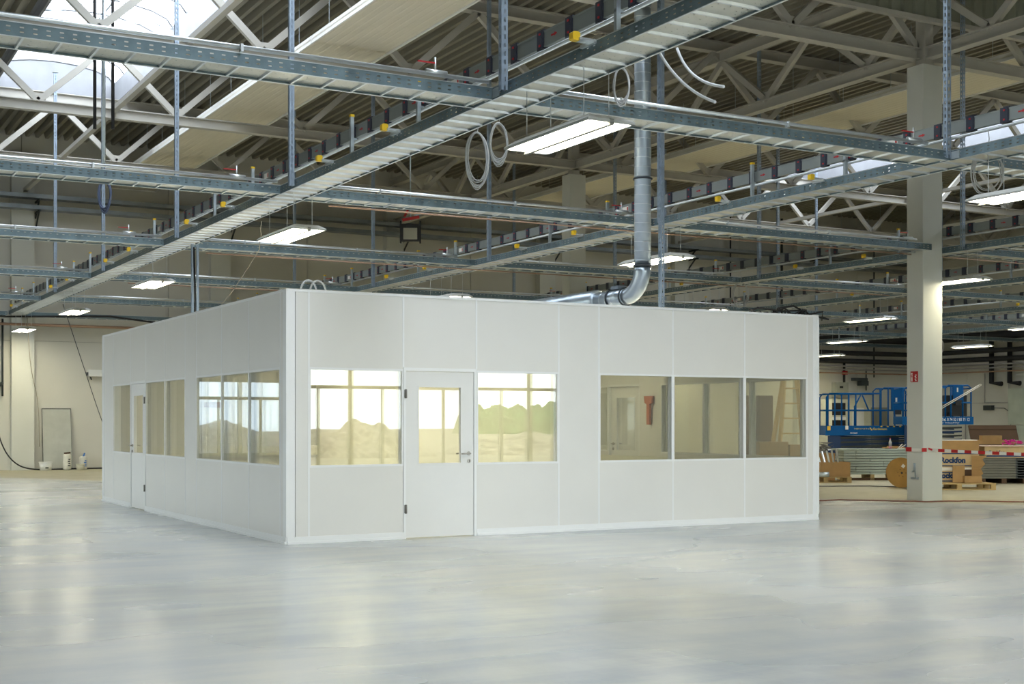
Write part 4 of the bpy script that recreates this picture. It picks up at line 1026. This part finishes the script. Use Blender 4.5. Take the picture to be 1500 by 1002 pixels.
# ------------------------------------------------------------------ left back corner things
root = thing('leaning_board', 'pale grey panel in a dark frame leaning on the back wall', 'panel', (7.18, YB - .30, 0), 0)
put('sheet', MB().box(0, .82, 0, .03, 0, 1.84, 0, Matrix.Rotation(-.13, 4, 'X')), mat('panel_grey', (.47, .48, .43), .5), root)
put('frame', MB().box(-.012, .0, -.01, .04, 0, 1.85, 0, Matrix.Rotation(-.13, 4, 'X')).box(.82, .835, -.01, .04, 0, 1.85, 0, Matrix.Rotation(-.13, 4, 'X')).box(-.012, .835, -.01, .04, 1.84, 1.862, 0, Matrix.Rotation(-.13, 4, 'X')), mat('frame_dark', (.12, .13, .12), .5), root)
def bucket(loc, r0, r1, h, lab, mt):
    root = thing('bucket', lab, 'bucket', loc)
    put('pail', MB().tube([(0, 0, 0), (0, 0, h)], [r0, r1], 20, caps=True), mt, root); put('rim', MB().tube([(r1 * math.cos(2 * PI * i / 20), r1 * math.sin(2 * PI * i / 20), h) for i in range(20)], .012, 6, closed=True), mt, root)
    return root
bk = bucket((7.18, 41.35, 0), .16, .19, .24, 'white plastic bucket in front of the leaning grey panel', WHITE)
put('label_patch', MB().box(-.04, .05, -.182, -.172, .06, .10), METD, bk)
bucket((8.14, 41.15, 0), .11, .12, .17, 'small beige bucket right of the white sacks', mat('beige_pail', (.6, .58, .45), .5))
def sack(loc, h, lab, mtxt):
    root = thing('sack', lab, 'sack', loc)
    rr = [.085, .12, .125, .12, .11, .12, .09]; zz = [0, .04, h * .3, h * .5, h * .75, h * .9, h]
    put('bag', MB().tube([(0, 0, z) for z in zz], rr, 14), mat('sack_white', (.68, .67, .60), .6, 0, .1, 12), root)
    for i in range(4): put('print', MB().box(.0 + .02 * (i % 2), .07, -.13, -.118, h * (.25 + .13 * i), h * (.32 + .13 * i)), mtxt, root)
    return root
s1 = sack((7.78, 41.3, 0), .48, 'tall white cement sack with a rolled brown top', METD); put('rolled_top', MB().bar((-.08, 0, .50), (.1, 0, .52), .06, .05), CARDD, s1)
s2 = sack((8.28, 41.45, 0), .40, 'white sack with blue print behind the beige bucket', mat('blue_print', (.05, .2, .55), .5))
put('plug', MB().bar((0, -.02, .40), (.04, -.02, .50), .04), mat('blue_print', (.05, .2, .55), .5), s2)
cord('black_hose', [(5.7, 41.5, 2.6), (5.75, 41.4, 1.7), (5.95, 41.35, .8), (6.3, 41.3, .25), (6.9, 41.62, .03), (8.0, 41.62, .03), (9.0, 41.65, .03), (11.5, 41.6, .03)], .022, BLACK, 'black hose hanging down and running along the foot of the back wall', 'hose', wob=0)
root = thing('wall_heater', 'white box shaped wall unit on the back wall left of the cabin', 'wall unit', (8.5, YB - .24, 2.83))
put('case', MB().box(0, 1.3, 0, .22, 0, .2), WHITE, root); put('end_cap', MB().box(-.04, 0, .02, .2, .02, .12), METD, root); put('bracket', MB().bar((.1, .22, -.02), (.1, .06, -.1), .03), METD, root)
cord('hanging_cable', [(6.68, 36, 4.5), (6.9, 34.6, 2.9), (7.1, 33.2, 1.4), (7.3, 32.4, .6), (7.6, 31.8, .02)], .010, BLACK, 'thin dark cable hanging slanted down to the floor left of the cabin', 'cable', wob=0)
cord('hanging_cable', [(6.6, 41.0, 4.5), (6.75, 41.3, 3.1), (7.0, 41.6, 2.0), (7.05, 41.6, .7)], .012, mat('beige_cable', (.35, .32, .25), .6), 'beige cable hanging beside the left wall pilaster', 'cable', wob=0)
cord('hanging_cable', [(6.55, 19.6, 4.5), (6.62, 19.9, 4.1), (6.4, 20.6, 3.5), (6.2, 21.2, 3.08)], .007, mat('beige_cable', (.35, .32, .25), .6), 'thin beige cable drooping from the second lamp to the cabin roof', 'cable', wob=.01)
mb = MB(); rnd = random.Random(11)
for j in range(6):
    P3 = [(rnd.uniform(0, .3) + i * .12, rnd.uniform(-.15, .15), rnd.uniform(.02, .22) if 0 < i < 9 else .02) for i in range(10)]; mb.tube(P3, .015, 5)
q = put('cable_tangle', mb, BLACK, loc=(13.0, 16.2, 3.0), rot=(0, 0, -.5)); tag(q, 'tangle of black cables on the right end of the cabin roof', 'cable')
q = put('wall_pipe', MB().tube([(6.05, YB - .1, 2.2), (6.05, YB - .1, 4.5)], .03, 8).tube([(6.05, YB - .12, 2.6), (5.8, YB - .2, 2.4)], .05, 8), METD); tag(q, 'thin dark pipe with a valve left of the first pilaster', 'pipe')

# ------------------------------------------------------------------ outside, mirrored in the cabin's panes
GRD = mat('outdoor_ground', (.20, .17, .12), .9, 0, .25, .3)
put('ground_outside', MB().box(-150, XL - .25, YF - .25, YB + .25, -.25, -.12).box(-150, 200, -220, YF - .25, -.25, -.12).box(-150, 200, YB + .25, 200, -.25, -.12), GRD, kind='structure')
def mound(mb, x, y, rx, ry, h, seed, pw=2):
    rnd = random.Random(seed); n_ = 44; g = {}
    for i in range(n_ + 1):
        for j in range(n_ + 1):
            u = i / n_ * 2 - 1; v = j / n_ * 2 - 1; r = math.sqrt(u * u + v * v)
            z = max(0, 1 - r ** pw) * h * (.80 + .10 * math.sin(9 * u + seed) + .08 * math.cos(13 * u + 7 * v + seed) + .05 * math.sin(23 * u - 11 * v)) + rnd.uniform(-.04, .09) * h * (r < .97)
            g[i, j] = (x + u * rx, y + v * ry, z - .2)
    for i in range(n_):
        for j in range(n_): mb.quad([g[i, j], g[i + 1, j], g[i + 1, j + 1], g[i, j + 1]])
DIRT = mat('dirt', (.24, .21, .17), .95, 0, .75, 4.0, detail=10, bump=1.0, bscale=3.0)
LEAF = mat('leaf_mass', (.06, .13, .05), .9, 0, .5, .6, detail=8)
for side, ms in (('in front', ((23.3, -26, 3.6, 4, 1.75, 1), (33.5, -27, 5.5, 4, 1.15, 2), (17.8, -27, 3.0, 3, 1.15, 3), (27.2, -35, 3, 5, 1.2, 6))), ('behind', ((-6, 62, 8, 6, 1.7, 4), (7, 66, 7, 6, 1.5, 5)))):
    mb = MB()
    for a in ms: mound(mb, *a)
    q = put('dirt', mb, DIRT, kind='stuff'); q['label'] = 'rough brown heaps of dug earth outside the hall, %s' % side
mb = MB()
for i in range(12): mound(mb, 82 + i * 6, -120 + (i % 3) * 5, 6, 7, 3.7 + (i * 37 % 5) * .14, 20 + i, 7)
q = put('foliage', mb, LEAF, kind='stuff'); q['label'] = 'green tree line outside, mirrored in the cabin panes'
